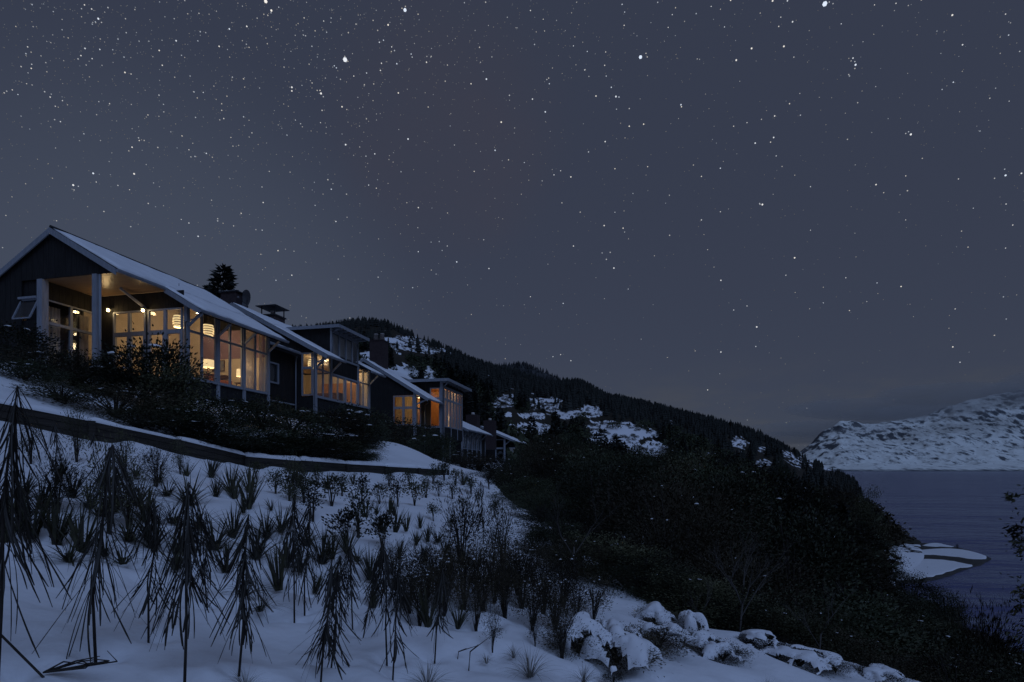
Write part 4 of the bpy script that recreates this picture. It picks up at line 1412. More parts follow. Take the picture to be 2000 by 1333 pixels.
# ------------------------------------------------------------------ timber retaining wall
def retaining_wall():
    root = empty('retaining_wall', (-9.0, 18.0, 0.0))
    tag(root, 'low dark timber retaining wall with snow along its top', 'wall')
    off = Vector(root.location)
    P = [Vector(p) for p in WALL_XY]

    def point(t):
        i = min(int(t), len(P) - 2)
        k = t - i
        q = P[i].lerp(P[i + 1], k)
        d = (P[i + 1] - P[i]).normalized()
        return q, d, WALL_TOP[i] + (WALL_TOP[i + 1] - WALL_TOP[i]) * k, WALL_STEP[i] + (WALL_STEP[i + 1] - WALL_STEP[i]) * k
    # arc length table
    ts = np.linspace(0.72, 5.0, 600)
    xy = np.array([point(t)[0][:] for t in ts])
    L = np.concatenate([[0], np.cumsum(np.hypot(*np.diff(xy, axis=0).T))])
    n = int(L[-1] / 2.1)
    cuts = np.interp(np.linspace(0, L[-1], n + 1), L, ts)
    for k, t in enumerate(cuts):
        q, d, zt, st = point(t)
        nrm = Vector((d.y, -d.x))
        p = Vector((q.x, q.y, 0)) + Vector((nrm.x, nrm.y, 0)) * 0.13
        mb = MB()
        a = Vector((d.x, d.y, 0)) * 0.075
        b = Vector((nrm.x, nrm.y, 0)) * 0.06
        zt2 = zt - .02 + random.uniform(-.04, .02)
        mb.prism([p - a - b + Vector((0, 0, zt - st - .5)) - off, p + a - b + Vector((0, 0, zt - st - .5)) - off, p + a + b + Vector((0, 0, zt - st - .5)) - off, p - a + b + Vector((0, 0, zt - st - .5)) - off], (0, 0, zt2 - (zt - st - .5)))
        mb.build('post', M_WALLTIM, root)
    for k in range(n):
        q0, d0, z0, s0 = point(cuts[k])
        q1, d1, z1, s1 = point(cuts[k + 1])
        dirv = (q1 - q0).normalized()
        nrm = Vector((dirv.y, -dirv.x))
        drop = random.uniform(-.015, .015)
        for r in range(3 if k < n * .45 else 2):
            h = 0.175 if k < n * .45 else .19
            mb = MB()
            j = random.uniform(-.008, .008)
            A = Vector((q0.x, q0.y, z0 + drop - r * h)) + Vector((nrm.x, nrm.y, 0)) * (.02 + j) - off
            B = Vector((q1.x, q1.y, z1 + drop - r * h)) + Vector((nrm.x, nrm.y, 0)) * (.02 + j) - off
            e = (B - A).normalized() * .008
            A, B = A + e, B - e
            dz = Vector((0, 0, -(h - .012)))
            mb.prism([A, B, B + dz, A + dz], (nrm.x * .05, nrm.y * .05, 0))
            mb.build('plank', M_WALLTIM, root)
        # snow lying along the top, uneven
        m = 16
        vs, fs = [], []
        for i in range(m + 1):
            f = i / m
            q = q0.lerp(q1, f)
            z = z0 + (z1 - z0) * f + drop
            hgt = (0.05 if k < n * .5 else .09) + 0.13 * float(fbm(np.array([q.x * 1.9]), np.array([q.y * 1.9]), 5, 3)[0])
            if i in (0, m):
                hgt *= .55
            for o_, hh in ((-.75, -.06), (-.3, hgt * .7), (-.03, hgt), (.07, hgt * .8), (.105, hgt * .15), (.09, -.012)):
                vs.append((q.x + nrm.x * o_ - off.x, q.y + nrm.y * o_ - off.y, z + hh - off.z + .003))
        for i in range(m):
            for c in range(5):
                a = i * 6 + c
                fs.append((a, a + 1, a + 7, a + 6))
        MB().add(vs, fs).build('snow_cap', M_SNOW, root, True)


retaining_wall()

# ------------------------------------------------------------------ plant shapes


def unit(v):
    return v / np.maximum(np.linalg.norm(v, axis=-1, keepdims=True), 1e-9)


def leaf_arrays(pos, dirs, L, Wd, rng, fold=0.25):
    n = len(pos)
    d = unit(dirs)
    a = unit(np.cross(d, unit(rng.normal(size=(n, 3)))))
    b = np.cross(d, a)
    L = (np.broadcast_to(L, n) * rng.uniform(.7, 1.25, n))[:, None]
    Wd = (np.broadcast_to(Wd, n) * rng.uniform(.8, 1.2, n))[:, None]
    v = np.stack([pos, pos + d * L * .45 + a * Wd * .5 + b * Wd * fold, pos + d * L, pos + d * L * .45 - a * Wd * .5 + b * Wd * fold], 1).reshape(-1, 3)
    f = np.arange(4 * n).reshape(n, 4)
    return v, f


def crown_arrays(rng, n_clump, per, rx, rz, cz, L, Wd, cl=0.16, up=0.35, hollow=0.55, flat=1.0):
    u = unit(rng.normal(size=(n_clump, 3)))
    r = rng.uniform(hollow, 1.0, n_clump)[:, None] ** .8
    r = r * (0.82 + 0.36 * rng.random((n_clump, 1)))
    c = u * r * np.array([rx, rx, rz])
    c[:, 2] = np.where(c[:, 2] < -rz * .55, c[:, 2] * .6, c[:, 2])
    idx = np.repeat(np.arange(n_clump), per)
    sz = rng.uniform(.6, 1.35, n_clump)[idx][:, None]
    off = rng.normal(size=(len(idx), 3)) * cl * sz * np.array([1, 1, .7 * flat])
    pos = c[idx] + off
    dirs = unit(off + 1e-6) * .7 + unit(c[idx] + 1e-6) * .6 + np.array([0, 0, up]) + rng.normal(size=(len(idx), 3)) * .35
    v, f = leaf_arrays(pos + np.array([0, 0, cz]), dirs, L, Wd, rng)
    return v, f, c + np.array([0, 0, cz])


def snow_lumps(rng, cents, size, n):
    """flattened lumps of snow on the topmost clumps"""
    order = np.argsort(-(cents[:, 2] + rng.normal(size=len(cents)) * .15 * np.ptp(cents[:, 2])))[:n]
    V, Fq, k = [], [], 0
    m = 9
    for i in order:
        s = size * rng.uniform(.4, 1.3)
        el = rng.uniform(.6, 1.5)
        a0 = rng.uniform(0, 6.28)
        for rr, zz in ((.9, -.12), (1.0, 0.05), (.72, .32), (.35, .46), (.02, .5)):
            for j in range(m):
                t = 2 * math.pi * j / m
                w = 1 + rng.uniform(-.22, .22)
                x, y = math.cos(t) * rr * w * el, math.sin(t) * rr * w / el
                V.append((cents[i, 0] + s * (x * math.cos(a0) - y * math.sin(a0)), cents[i, 1] + s * (x * math.sin(a0) + y * math.cos(a0)), cents[i, 2] + s * zz + .02))
        for q in range(4):
            for j in range(m):
                Fq.append((k + q * m + j, k + q * m + (j + 1) % m, k + (q + 1) * m + (j + 1) % m, k + (q + 1) * m + j))
        k += 5 * m
    return np.array(V), np.array(Fq)


def stems_mesh(name, rng, n, h, spread, r, mat):
    mb = MB()
    for i in range(n):
        a = rng.uniform(0, 6.28)
        k = rng.uniform(.2, 1) * spread
        p = Vector((math.cos(a) * k, math.sin(a) * k, h * rng.uniform(.6, 1)))
        mid = Vector((p.x * .35, p.y * .35, p.z * .5))
        mb.tube([(rng.uniform(-.03, .03) * h, rng.uniform(-.03, .03) * h, -.12 * h), mid, p], [r, r * .75, r * .35], 5)
    me = bpy.data.meshes.new(name)
    me.from_pydata(mb.v, [], mb.f)
    me.materials.append(mat)
    me.update()
    return me


class Proto:
    pass


def bush_proto(seed, n_clump, per, rx, rz, cz, L, Wd, mat, stems=(6, .5, .3, .02), bark=None, cl=.16, snow=None, up=.35, hollow=.55):
    rng = np.random.default_rng(seed)
    p = Proto()
    v, f, c = crown_arrays(rng, n_clump, per, rx, rz, cz, L, Wd, cl, up, hollow)
    p.crown = mesh_np('foliage', v, f, mat)
    p.stem = stems_mesh('stem', rng, *stems, bark or M_BARK)
    p.snow = None
    p.c = c
    if snow:
        sv, sf = snow_lumps(rng, c, snow[0], snow[1])
        p.snow = mesh_np('snow_load', sv, sf, M_SNOW, smooth=True)
    return p


def place_bush(name, p, loc, sx, sz, label, cat, group, rz=None, snow=True, crown_name='foliage', stem_name='stem', tilt=0.0, kind_stuff=True):
    t = empty(name, loc, random.uniform(0, 6.28) if rz is None else rz)
    t.scale = (sx, sx, sz)
    if tilt:
        t.rotation_euler = (random.uniform(-tilt, tilt), random.uniform(-tilt, tilt), t.rotation_euler[2])
    tag(t, label, cat, group)
    o = link(crown_name, p.crown, t)
    tag(o, kind='stuff')
    o = link(stem_name, p.stem, t)
    tag(o, kind='stuff')
    if p.snow and snow:
        o = link('snow_load', p.snow, t)
        tag(o, kind='stuff')
    return t


def flax_mesh(seed, n, spread, width, droop, mat):
    rng = np.random.default_rng(seed)
    V, Fq = [], []
    k = 0
    for i in range(n):
        a = rng.uniform(0, 6.28)
        lean = rng.uniform(.03, 1) ** .8 * spread
        L = rng.uniform(.6, 1.05)
        w = width * rng.uniform(.7, 1.2)
        b0 = np.array([math.cos(a), math.sin(a), 0]) * rng.uniform(0, .08)
        side = np.array([-math.sin(a + rng.uniform(-.6, .6)), math.cos(a), 0])
        dr = droop * rng.uniform(.3, 1.4)
        segs = 5
        for q in range(segs + 1):
            s = q / segs
            r = lean * s * L + dr * .25 * s ** 3 * L
            z = L * s * math.sqrt(max(.1, 1 - (lean * .8) ** 2)) - dr * lean * .9 * s ** 2.4 * L
            c = b0 + np.array([math.cos(a) * r, math.sin(a) * r, z - .06])
            ww = w * (1 - .15 * s) if s < .6 else w * .91 * (1 - s) / .4
            ww = max(ww, .0015)
            V.append(c - side * ww / 2)
            V.append(c + side * ww / 2)
        for q in range(segs):
            Fq.append((k + q * 2, k + q * 2 + 1, k + q * 2 + 3, k + q * 2 + 2))
        k += 2 * (segs + 1)
    return mesh_np('blades', np.array(V), np.array(Fq), mat)


FLAX = [flax_mesh(100 + i, n, sp, w, dr, M_FLAX) for i, (n, sp, w, dr) in enumerate(((34, .55, .034, .25), (46, .8, .028, .8), (28, .5, .040, .15), (60, 1.0, .020, 1.1), (40, .65, .030, .4)))]
TUSS = [flax_mesh(140 + i, 90, .95, .012, .8, M_STRAW) for i in range(2)]
BASE_ME = stems_mesh('base', np.random.default_rng(3), 9, .16, .12, .035, M_BARK)
SHRUB = [
    bush_proto(201, 26, 15, .26, .44, .55, .075, .042, M_LEAF, (8, .9, .2, .012), cl=.085, up=.5, hollow=.1),
    bush_proto(202, 22, 14, .34, .40, .52, .085, .045, M_LEAF2, (8, .85, .26, .012), cl=.085, up=.5, hollow=.1),
    bush_proto(203, 30, 14, .30, .42, .56, .065, .035, M_LEAF, (9, .9, .25, .012), cl=.08, up=.5, hollow=.1),
]
WISPY = [
    bush_proto(211, 60, 26, .42, .46, .50, .06, .012, M_LEAF3, (22, .95, .42, .008), cl=.10, up=.7, hollow=.1),
    bush_proto(212, 70, 30, .46, .42, .46, .055, .014, M_LEAF3, (26, .85, .45, .008), cl=.10, up=.6, hollow=.1, snow=(.024, 4)),
    bush_proto(213, 46, 22, .34, .46, .52, .05, .016, M_LEAF2, (16, .95, .32, .009), cl=.09, up=.6, hollow=.1),
]
BANK = [
    bush_proto(221, 90, 44, .55, .48, .46, .052, .026, M_LEAF, (12, .8, .4, .02), cl=.105, snow=(.075, 4)),
    bush_proto(222, 100, 44, .60, .44, .42, .050, .024, M_LEAF, (12, .75, .45, .02), cl=.11, snow=(.055, 5)),
    bush_proto(223, 90, 46, .52, .50, .48, .046, .024, M_LEAF2, (12, .85, .4, .02), cl=.10),
    bush_proto(224, 80, 50, .58, .45, .44, .055, .016, M_LEAF3, (14, .8, .5, .018), cl=.12, snow=(.03, 9)),
]
THICK = [
    bush_proto(231, 95, 90, .52, .46, .50, .028, .016, M_LEAF, (8, .8, .35, .018), cl=.085, snow=(.018, 2)),
    bush_proto(232, 95, 90, .46, .50, .50, .027, .016, M_LEAF2, (8, .8, .3, .018), cl=.08, snow=(.015, 3)),
    bush_proto(233, 95, 90, .58, .42, .44, .026, .015, M_LEAF3, (9, .7, .4, .016), cl=.085, snow=(.017, 3)),
    bush_proto(234, 95, 90, .42, .52, .50, .026, .015, M_LEAF, (7, .9, .25, .02), cl=.075),
    bush_proto(235, 95, 90, .55, .46, .46, .032, .010, M_LEAF3, (12, .8, .4, .012), cl=.10, snow=(.012, 4)),
]
LADEN = [bush_proto(241 + i, 80, 60, .55, .40, .34, .055, .015, M_LEAF3, (10, .6, .4, .02), cl=.12) for i in range(2)]

# ------------------------------------------------------------------ shrubs on the bank below the houses
bank = [
    (15, 632, 19.0, 130, 0, 'dark shrub at the left edge under the awning window'), (90, 676, 17.6, 130, 3, 'twiggy shrub below the left porch column'),
    (150, 688, 18.4, 120, 2, 'dense shrub below the porch side window'), (215, 694, 19.0, 110, 1, 'shrub between the two porch columns and the doors'),
    (292, 668, 19.6, 150, 0, 'tall rounded dark shrub hiding the porch doors'), (335, 705, 19.2, 110, 2, 'shrub at the foot of the downpipe by the porch'),
    (120, 742, 15.8, 130, 2, 'olive drooping shrub above the left part of the timber wall'), (45, 700, 16.6, 110, 1, 'low dark shrub above the left end of the timber wall'),
    (225, 745, 16.6, 150, 3, 'wide twiggy shrub above the timber wall below the porch'), (390, 762, 20.6, 110, 1, 'snow capped shrub below the corner post of the nearest lake windows'),
    (450, 778, 22.0, 120, 0, 'shrub with one round snow cap under the middle lake window'), (318, 790, 18.0, 130, 0, 'black shrub low on the bank under the tall rounded one'),
    (405, 812, 19.0, 140, 1, 'wide dark shrub above the timber wall under the lake windows'), (512, 778, 23.4, 100, 2, 'leafy shrub under the last bay of the nearest lake windows'),
    (500, 832, 20.6, 150, 1, 'low dark shrub above the middle of the timber wall'), (570, 796, 25.2, 130, 0, 'dark shrub in front of the link between the first two houses'),
    (640, 800, 27.6, 120, 3, 'twiggy shrub under the kitchen windows of the second house'), (590, 846, 22.8, 150, 2, 'broad low shrub right of the middle of the timber wall'),
    (690, 786, 31.5, 110, 1, 'shrub with snow blobs under the dormer of the second house'), (660, 838, 25.6, 150, 1, 'dark shrub behind the straight part of the timber wall'),
    (712, 826, 29.0, 80, 0, 'rounded shrub at the left side of the snowy path'), (728, 806, 33.5, 80, 3, 'shrub at the far corner of the second house'),
    (684, 866, 26.4, 90, 2, 'low shrub just left of the snowy path behind the wall'), (792, 822, 42.0, 110, 2, 'rounded shrub under the gold curtained window'),
    (430, 858, 18.6, 150, 1, 'low dark shrub right above the timber wall, left of its middle'), (350, 838, 17.4, 130, 0, 'black shrub hugging the timber wall under the porch corner'), (270, 812, 16.4, 140, 2, 'dark shrub hugging the left part of the timber wall'),
    (555, 872, 21.4, 150, 0, 'low black shrub right above the middle of the timber wall'), (630, 876, 23.4, 140, 2, 'low dark shrub above the timber wall, right of its middle'), (676, 884, 25.4, 90, 1, 'lowest dark shrub beside the snowy path'),
    (905, 878, 55.0, 90, 3, 'snow dusted scrub on the bank below the tall bay'), (935, 886, 58.0, 100, 3, 'snow dusted scrub under the fourth house'), (960, 896, 56.0, 90, 3, 'dusted scrub at the foot of the bank right of the stilts'),
    (480, 862, 19.2, 90, 0, 'first from left of the low shrubs right behind the timber wall'), (530, 874, 20.1, 90, 1, 'second from left of the low shrubs right behind the timber wall'), (580, 882, 21.1, 90, 2, 'third from left of the low shrubs right behind the timber wall'), (630, 889, 22.1, 90, 3, 'fourth from left of the low shrubs right behind the timber wall'), (680, 893, 23.4, 90, 0, 'fifth from left of the low shrubs right behind the timber wall'), (708, 897, 24.2, 60, 1, 'sixth from left of the low shrubs right behind the timber wall'),
    (842, 846, 37.0, 80, 0, 'dark shrub at the right side of the snowy path'), (752, 842, 44.0, 60, 0, 'small dark shrub at the top of the snowy path'),
]
for px, ty, d, wp, k, lab in bank:
    X = (px - CX) / F_PX * d
    z0 = zg(X, d)
    h = (CY - ty) / F_PX * d - z0
    w = wp / F_PX * d
    place_bush('bank_shrub', BANK[k], (X, d, z0 - .05), w * .95, max(h, .6) * 1.04, lab, 'shrub', 'dark shrubs on the bank below the houses')

# ------------------------------------------------------------------ planting on the snow slope
ORD = ['first', 'second', 'third', 'fourth', 'fifth', 'sixth', 'seventh', 'eighth', 'ninth', 'tenth', 'eleventh', 'twelfth', 'thirteenth', 'fourteenth', 'fifteenth', 'sixteenth']
ROWN = ['row just below the timber wall', 'second row below the timber wall', 'middle row of the snow slope', 'fourth row down the snow slope', 'fifth row down the snow slope', 'lowest row of the snow slope']


def row_labels(items, what, nrow):
    """items (px, py, ...) -> a label each that says row and place in the row"""
    ys = sorted(range(len(items)), key=lambda i: items[i][1] - .12 * items[i][0])
    lab = {}
    per = math.ceil(len(items) / nrow)
    for r in range(nrow):
        ids = sorted(ys[r * per:(r + 1) * per], key=lambda i: items[i][0])
        for j, i in enumerate(ids):
            lab[i] = '%s, %s from left in the %s' % (what, ORD[min(j, 15)], ROWN[r])
    return lab


flax = [(412, 932, 55), (452, 962, 66), (422, 970, 40), (488, 960, 60), (477, 1000, 45), (370, 985, 75), (337, 1022, 60), (84, 992, 70), (62, 1052, 95), (110, 1062, 90), (142, 972, 55), (205, 955, 65), (196, 1008, 85),
        (300, 1066, 80), (420, 1070, 70), (326, 968, 45), (252, 1055, 80), (112, 942, 45), (486, 992, 72), (458, 972, 55), (530, 998, 26), (549, 1040, 60), (629, 1100, 75), (649, 1090, 55), (714, 1010, 42), (736, 1004, 30), (761, 1004, 42),
        (771, 1008, 30), (794, 1037, 40), (821, 1032, 30), (835, 1058, 40), (813, 1064, 34), (829, 1098, 46), (873, 1086, 50), (772, 1040, 55), (747, 1040, 50), (697, 1096, 42), (722, 1132, 70), (728, 1186, 62), (835, 1219, 85),
        (895, 1225, 56), (543, 1152, 90), (508, 1192, 50), (615, 1160, 48), (678, 1080, 60), (160, 1078, 110), (135, 1095, 70), (20, 1000, 80), (10, 1060, 90), (270, 985, 60), (240, 1100, 60), (560, 1110, 70), (500, 1090, 80), (440, 1115, 60), (905, 946, 30), (640, 955, 34), (690, 946, 26), (38, 1035, 80), (95, 1030, 60), (175, 990, 55), (225, 1000, 60), (285, 1015, 70), (350, 1075, 70), (390, 1030, 60), (455, 1050, 70), (520, 1050, 60), (600, 1065, 55), (345, 1110, 55), (205, 1085, 70), (480, 1160, 55), (585, 1120, 60), (655, 1140, 60), (780, 1090, 45), (855, 1060, 36), (50, 965, 55), (310, 940, 45), (365, 930, 40), (265, 930, 40)]
fl = row_labels(flax, 'flax tuft', 6)
kinds = [0, 1, 2, 3, 4]
DROOP = {5, 6, 7, 10, 11, 12, 14, 15, 42, 46, 47, 49, 50, 13, 16, 21, 22, 36, 51, 52} | set(range(57, 78, 2)) | {58, 62, 66}
for i, (px, py, hp) in enumerate(flax):
    p = at(px, py)
    h = hp / F_PX * p.y * 1.12
    t = empty('flax_tuft', p, random.uniform(0, 6.28))
    s = h * random.uniform(.95, 1.15)
    k = random.choice((1, 3)) if i in DROOP else random.choice((0, 2, 4))
    t.scale = (s * (1.25 if i in DROOP else 1), s * (1.25 if i in DROOP else 1), s)
    t.rotation_euler = (random.gauss(0, .10), random.gauss(0, .10), random.uniform(0, 6.28))
    tag(t, fl[i], 'flax', 'flax tufts planted on the snow slope')
    tag(link('blades', FLAX[k], t), kind='stuff')
    tag(link('base', BASE_ME, t), kind='stuff')

shrubs = [(538, 966, 50, 0), (566, 977, 58, 2), (593, 980, 62, 0), (610, 1016, 72, 2), (648, 986, 62, 1), (668, 966, 42, 0), (707, 977, 52, 0), (741, 983, 42, 1), (777, 988, 56, 2), (810, 988, 52, 1), (832, 972, 42, 2), (857, 969, 34, 1),
          (675, 1072, 80, 1), (700, 1042, 85, 2), (747, 1072, 75, 1), (846, 1015, 32, 0), (880, 1042, 34, 0), (579, 944, 44, 1), (884, 975, 34, 2), (920, 965, 36, 0), (1040, 1075, 40, 1), (905, 1000, 30, 1), (935, 990, 34, 2), (965, 1010, 36, 0), (955, 955, 30, 2), (868, 938, 40, 0), (846, 944, 36, 2), (890, 948, 34, 1), (800, 950, 34, 0), (760, 948, 32, 2), (500, 935, 36, 1), (620, 945, 38, 2)]
sl = row_labels(shrubs, 'small leafy shrub', 4)
for i, (px, py, hp, k) in enumerate(shrubs):
    p = at(px, py)
    h = hp / F_PX * p.y * 1.08
    place_bush('leafy_shrub', SHRUB[k], p, h * random.uniform(.95, 1.25), h, sl[i], 'shrub', 'small leafy shrubs planted on the snow slope', tilt=.08)

wispy = [(901, 1100, 150, 0, 'tall wispy shrub standing at the right edge of the snow slope'), (981, 1114, 150, 2, 'thin upright wispy shrub farther right on the snow slope'), (963, 1107, 95, 2, 'short wispy shrub between two taller ones on the right slope'),
         (800, 1192, 120, 1, 'brown brushy shrub at the left end of the brush patch'), (835, 1160, 110, 0, 'upright brushy shrub at the top left of the brush patch'), (868, 1200, 130, 1, 'broad brushy shrub in the middle of the brush patch'),
         (905, 1188, 140, 0, 'tall brushy shrub in the middle of the brush patch'), (945, 1196, 130, 1, 'snow dusted brushy shrub right of the middle of the brush patch'), (985, 1204, 120, 0, 'brushy shrub at the lower right of the brush patch'),
         (1020, 1190, 130, 1, 'dense dark brushy shrub at the right end of the brush patch'), (1062, 1200, 120, 0, 'brushy shrub beside the bare forked tree'), (880, 1136, 80, 0, 'small brushy shrub behind the brush patch'),
         (930, 1142, 85, 1, 'low brushy shrub behind the brush patch on the right'), (990, 1150, 90, 1, 'dark brushy shrub above the brush patch'), (1042, 1142, 85, 1, 'snow flecked shrub at the crest of the slope'),
         (962, 1270, 80, 2, 'small forked shrub low in the snow foreground'), (1045, 1262, 60, 2, 'low twiggy shrub in the snow right of the forked one'), (1098, 1278, 110, 0, 'spiky dark shrub left of the snow laden mounds'),
         (215, 1040, 190, 2, 'tall wispy shrub with fine twigs on the left slope'), (575, 1000, 110, 2, 'wispy upright shrub below the middle of the wall'), (150, 900, 110, 2, 'thin wispy shrub in front of the left part of the wall'), (820, 1215, 110, 1, 'dark brushy shrub at the bottom left of the brush patch'), (930, 1225, 100, 0, 'brushy shrub at the very bottom of the brush patch'), (855, 1175, 110, 1, 'brown brushy shrub left of the middle of the brush patch'), (965, 1175, 120, 1, 'snow speckled brushy shrub right of the plant stakes'), (1010, 1165, 110, 0, 'brushy shrub under the crest left of the bare forked tree'), (1040, 1225, 100, 1, 'brushy shrub at the bottom right of the brush patch'), (1085, 1225, 110, 1, 'dark brushy shrub at the foot of the bare forked tree'), (1125, 1215, 100, 0, 'brushy shrub right of the bare forked tree'), (1100, 1180, 110, 1, 'brushy shrub between the crest and the bare forked tree'), (1160, 1210, 90, 1, 'low brushy shrub behind the broad snow slab'),
         (60, 905, 95, 2, 'twiggy shrub in front of the wall near the left edge'), (245, 935, 100, 2, 'twiggy shrub in front of the wall below the tall rounded bush'), (305, 948, 90, 0, 'brown twiggy shrub below the wall, left of the first flax row'), (352, 925, 70, 2, 'small twiggy shrub touching the timber wall'), (110, 1000, 130, 0, 'brown wispy shrub among the left flax tufts'), (250, 1030, 120, 0, 'brown wispy shrub between tall lancewoods on the left'),
         (770, 1150, 100, 0, 'wispy shrub left of the brush patch')]
for px, py, hp, k, lab in wispy:
    p = at(px, py)
    h = hp / F_PX * p.y
    place_bush('wispy_shrub', WISPY[k], p, h * (.62 if k == 2 else .85), h, lab, 'shrub', 'wispy shrubs on the slope', tilt=.05)

# lancewoods: thin stems with long drooping leaves
LANCE = []
for i in range(8):
    rng = np.random.default_rng(300 + i)
    V, Fq = [], []
    segs = 7
    a0, a1 = R(rng.uniform(14, 46)), R(rng.uniform(2, 22))   # leaves its stem outwards, then hangs
    x = z = 0.0
    sway = rng.uniform(-.12, .12)
    for q in range(segs + 1):
        s = q / segs
        w = .0115 * (0.55 + .6 * s) if s < .9 else .006
        y = sway * s * s
        V += [(x, y - w / 2, z), (x, y + w / 2, z), (x + .004, y, z - .001)]
        an = a1 + (a0 - a1) * (1 - s) ** 2.2
        x += math.sin(an) / segs
        z -= math.cos(an) / segs
    for q in range(segs):
        a = q * 3
        Fq += [(a, a + 2, a + 5, a + 3), (a + 2, a + 1, a + 4, a + 5)]
    LANCE.append(mesh_np('leaf', np.array(V), np.array(Fq), M_LANCE))
lance = [(187, 1297, 219, 880, 46, 'tall lancewood with a long bare stem on the left slope'), (290, 1250, 300, 985, 36, 'slim lancewood right of the tall one on the left'), (360, 1338, 368, 945, 58, 'largest dense lancewood in the left foreground'),
         (466, 1317, 486, 1010, 52, 'thick dark lancewood right of the largest one'), (-6, 1335, 34, 765, 50, 'lancewood at the left edge of the picture'), (575, 1213, 571, 985, 36, 'narrow straight lancewood in the middle of the slope'),
         (595, 1197, 604, 985, 26, 'short stemmed lancewood just right of the narrow straight one'), (626, 1338, 649, 1102, 44, 'spreading lancewood in the bottom middle, left of a pair'), (646, 1302, 664, 1085, 40, 'spreading lancewood in the bottom middle, right of a pair'),
         (689, 1222, 684, 1062, 30, 'open lancewood with few leaves behind the bottom pair'), (756, 1291, 748, 1060, 40, 'tall lancewood left of the brush patch'), (767, 1320, 777, 1120, 40, 'lancewood leaning beside the brush patch'),
         (849, 1292, 864, 1120, 24, 'lancewood with a crooked bare stem below the brush patch'), (709, 1240, 737, 1120, 18, 'small leaning lancewood behind the tall one by the brush'), (108, 945, 107, 820, 20, 'thin distant lancewood in front of the left wall'),
         (184, 928, 183, 845, 16, 'short distant lancewood below the left wall'), (405, 1180, 402, 1000, 30, 'lancewood between the largest and the thick dark one'), (945, 1062, 938, 940, 24, 'drooping lancewood at the right edge of the slope')]
for bx, by, tx, ty, n, lab in lance:
    p = at(max(bx, -40), min(by, 1380))
    d = p.y
    h = (by - ty) / F_PX * d
    dx = (tx - bx) / F_PX * d
    t = empty('lancewood', p)
    tag(t, lab, 'lancewood', 'lancewoods with drooping leaves on the slope')
    ks = [0, .3, .6, 1.0]
    wob = [(random.uniform(-.02, .02) * h, random.uniform(-.03, .03) * h) for _ in ks]
    wob[0] = wob[-1] = (0, 0)
    pts = [Vector((dx * k + w_[0], w_[1], h * k - (.05 if k == 0 else 0))) for k, w_ in zip(ks, wob)]
    r0 = .0046 * h + .003
    MB().tube(pts, [r0, r0 * .9, r0 * .75, r0 * .3], 7).build('trunk', M_BARK, t, True)

    def on(s):
        for i in range(3):
            if s <= ks[i + 1]:
                return pts[i].lerp(pts[i + 1], (s - ks[i]) / (ks[i + 1] - ks[i]))
        return pts[-1]
    nodes = [random.uniform(.34, 1.0) ** .9 for _ in range(9)] + [.99, .95]
    side = random.uniform(0, 6.28)
    for i in range(int(n * 2.0)):
        s = min(1.0, max(.3, random.choice(nodes) + random.gauss(0, .035)))
        L = min(.68, h * .34) * random.uniform(.55, 1.3)
        tilt = R(random.gauss(1, 6) + (1 - s) * random.uniform(-4, 30))
        o = link('leaf', LANCE[random.randrange(8)], t)
        o.location = on(s)
        k = random.uniform(.7, 1.3) * (.65 + .22 * min(d, 12) / 6)
        o.scale = (L * random.uniform(.6, 1.2), k, L)
        o.rotation_euler = (R(random.gauss(0, 5)), -tilt, side + random.gauss(0, 1.9))

# frosted grass tussocks low in the snow
for px, py, hp, lab in ((1035, 1322, 62, 'frosted grass tussock in the snow at the bottom middle'), (1140, 1335, 44, 'small grass tussock beside the snow laden mound'), (1003, 1288, 30, 'tiny grass tuft right of the forked shrub'),
                        (835, 1345, 60, 'thin grass tuft at the bottom edge below the crooked lancewood'), (950, 1300, 22, 'tiny grass tuft left of the large tussock'), (480, 1350, 50, 'thin grass at the bottom edge under the thick lancewood'), (1500, 1352, 30, 'thin grass at the bottom edge on the right')):
    p = at(px, min(py, 1380))
    t = empty('grass_tussock', p, random.uniform(0, 6))
    s = hp / F_PX * p.y * 1.1
    t.scale = (s * 1.15, s * 1.15, s)
    tag(t, lab, 'tussock', 'grass tussocks poking out of the snow')
    tag(link('blades', TUSS[random.randint(0, 1)], t), kind='stuff')
# a bent dead flower stalk in the corner
p = at(40, 1330)
st = empty('dead_stalk', p)
tag(st, 'bent dead flower stalk lying over the snow in the bottom left corner', 'stalk')
MB().tube([(-.35, -.1, .38), (-.12, 0, .22), (.12, .0, -.02)], .006, 5).build('stem', M_BARK, st)
hd = MB()
for k in range(9):
    hd.tube([(.10, .02, .0), (.22 + .03 * k, .05 * math.sin(k), .055 + .008 * math.cos(k * 2)), (.34 + .022 * (k % 5), .06 * math.sin(k * 1.7), .05 + .02 * math.sin(k) + .004 * k)], [.005, .004, .002], 4)
tag(hd.build('seed_head', M_BARK, st), kind='stuff')
for px, py, px2, py2, lab in ((915, 1310, 926, 1248, 'single curved dry stem in the snow below the brush'), (893, 1292, 902, 1268, 'short dry twig in the snow below the brush')):
    p = at(px, py)
    t = empty('dry_stem', p)
    tag(t, lab, 'twig')
    dx, dz = (px2 - px) / F_PX * p.y, (py - py2) / F_PX * p.y
    MB().tube([(0, 0, -.03), (dx * .3, 0, dz * .55), (dx * 1.3 + .1, 0, dz)], [.006, .005, .002], 5).build('stem', M_BARK, t)
    MB().tube([(dx * .3, 0, dz * .55), (dx * .3 + .06, .02, dz * .75)], [.004, .002], 4).build('side_twig', M_BARK, t)


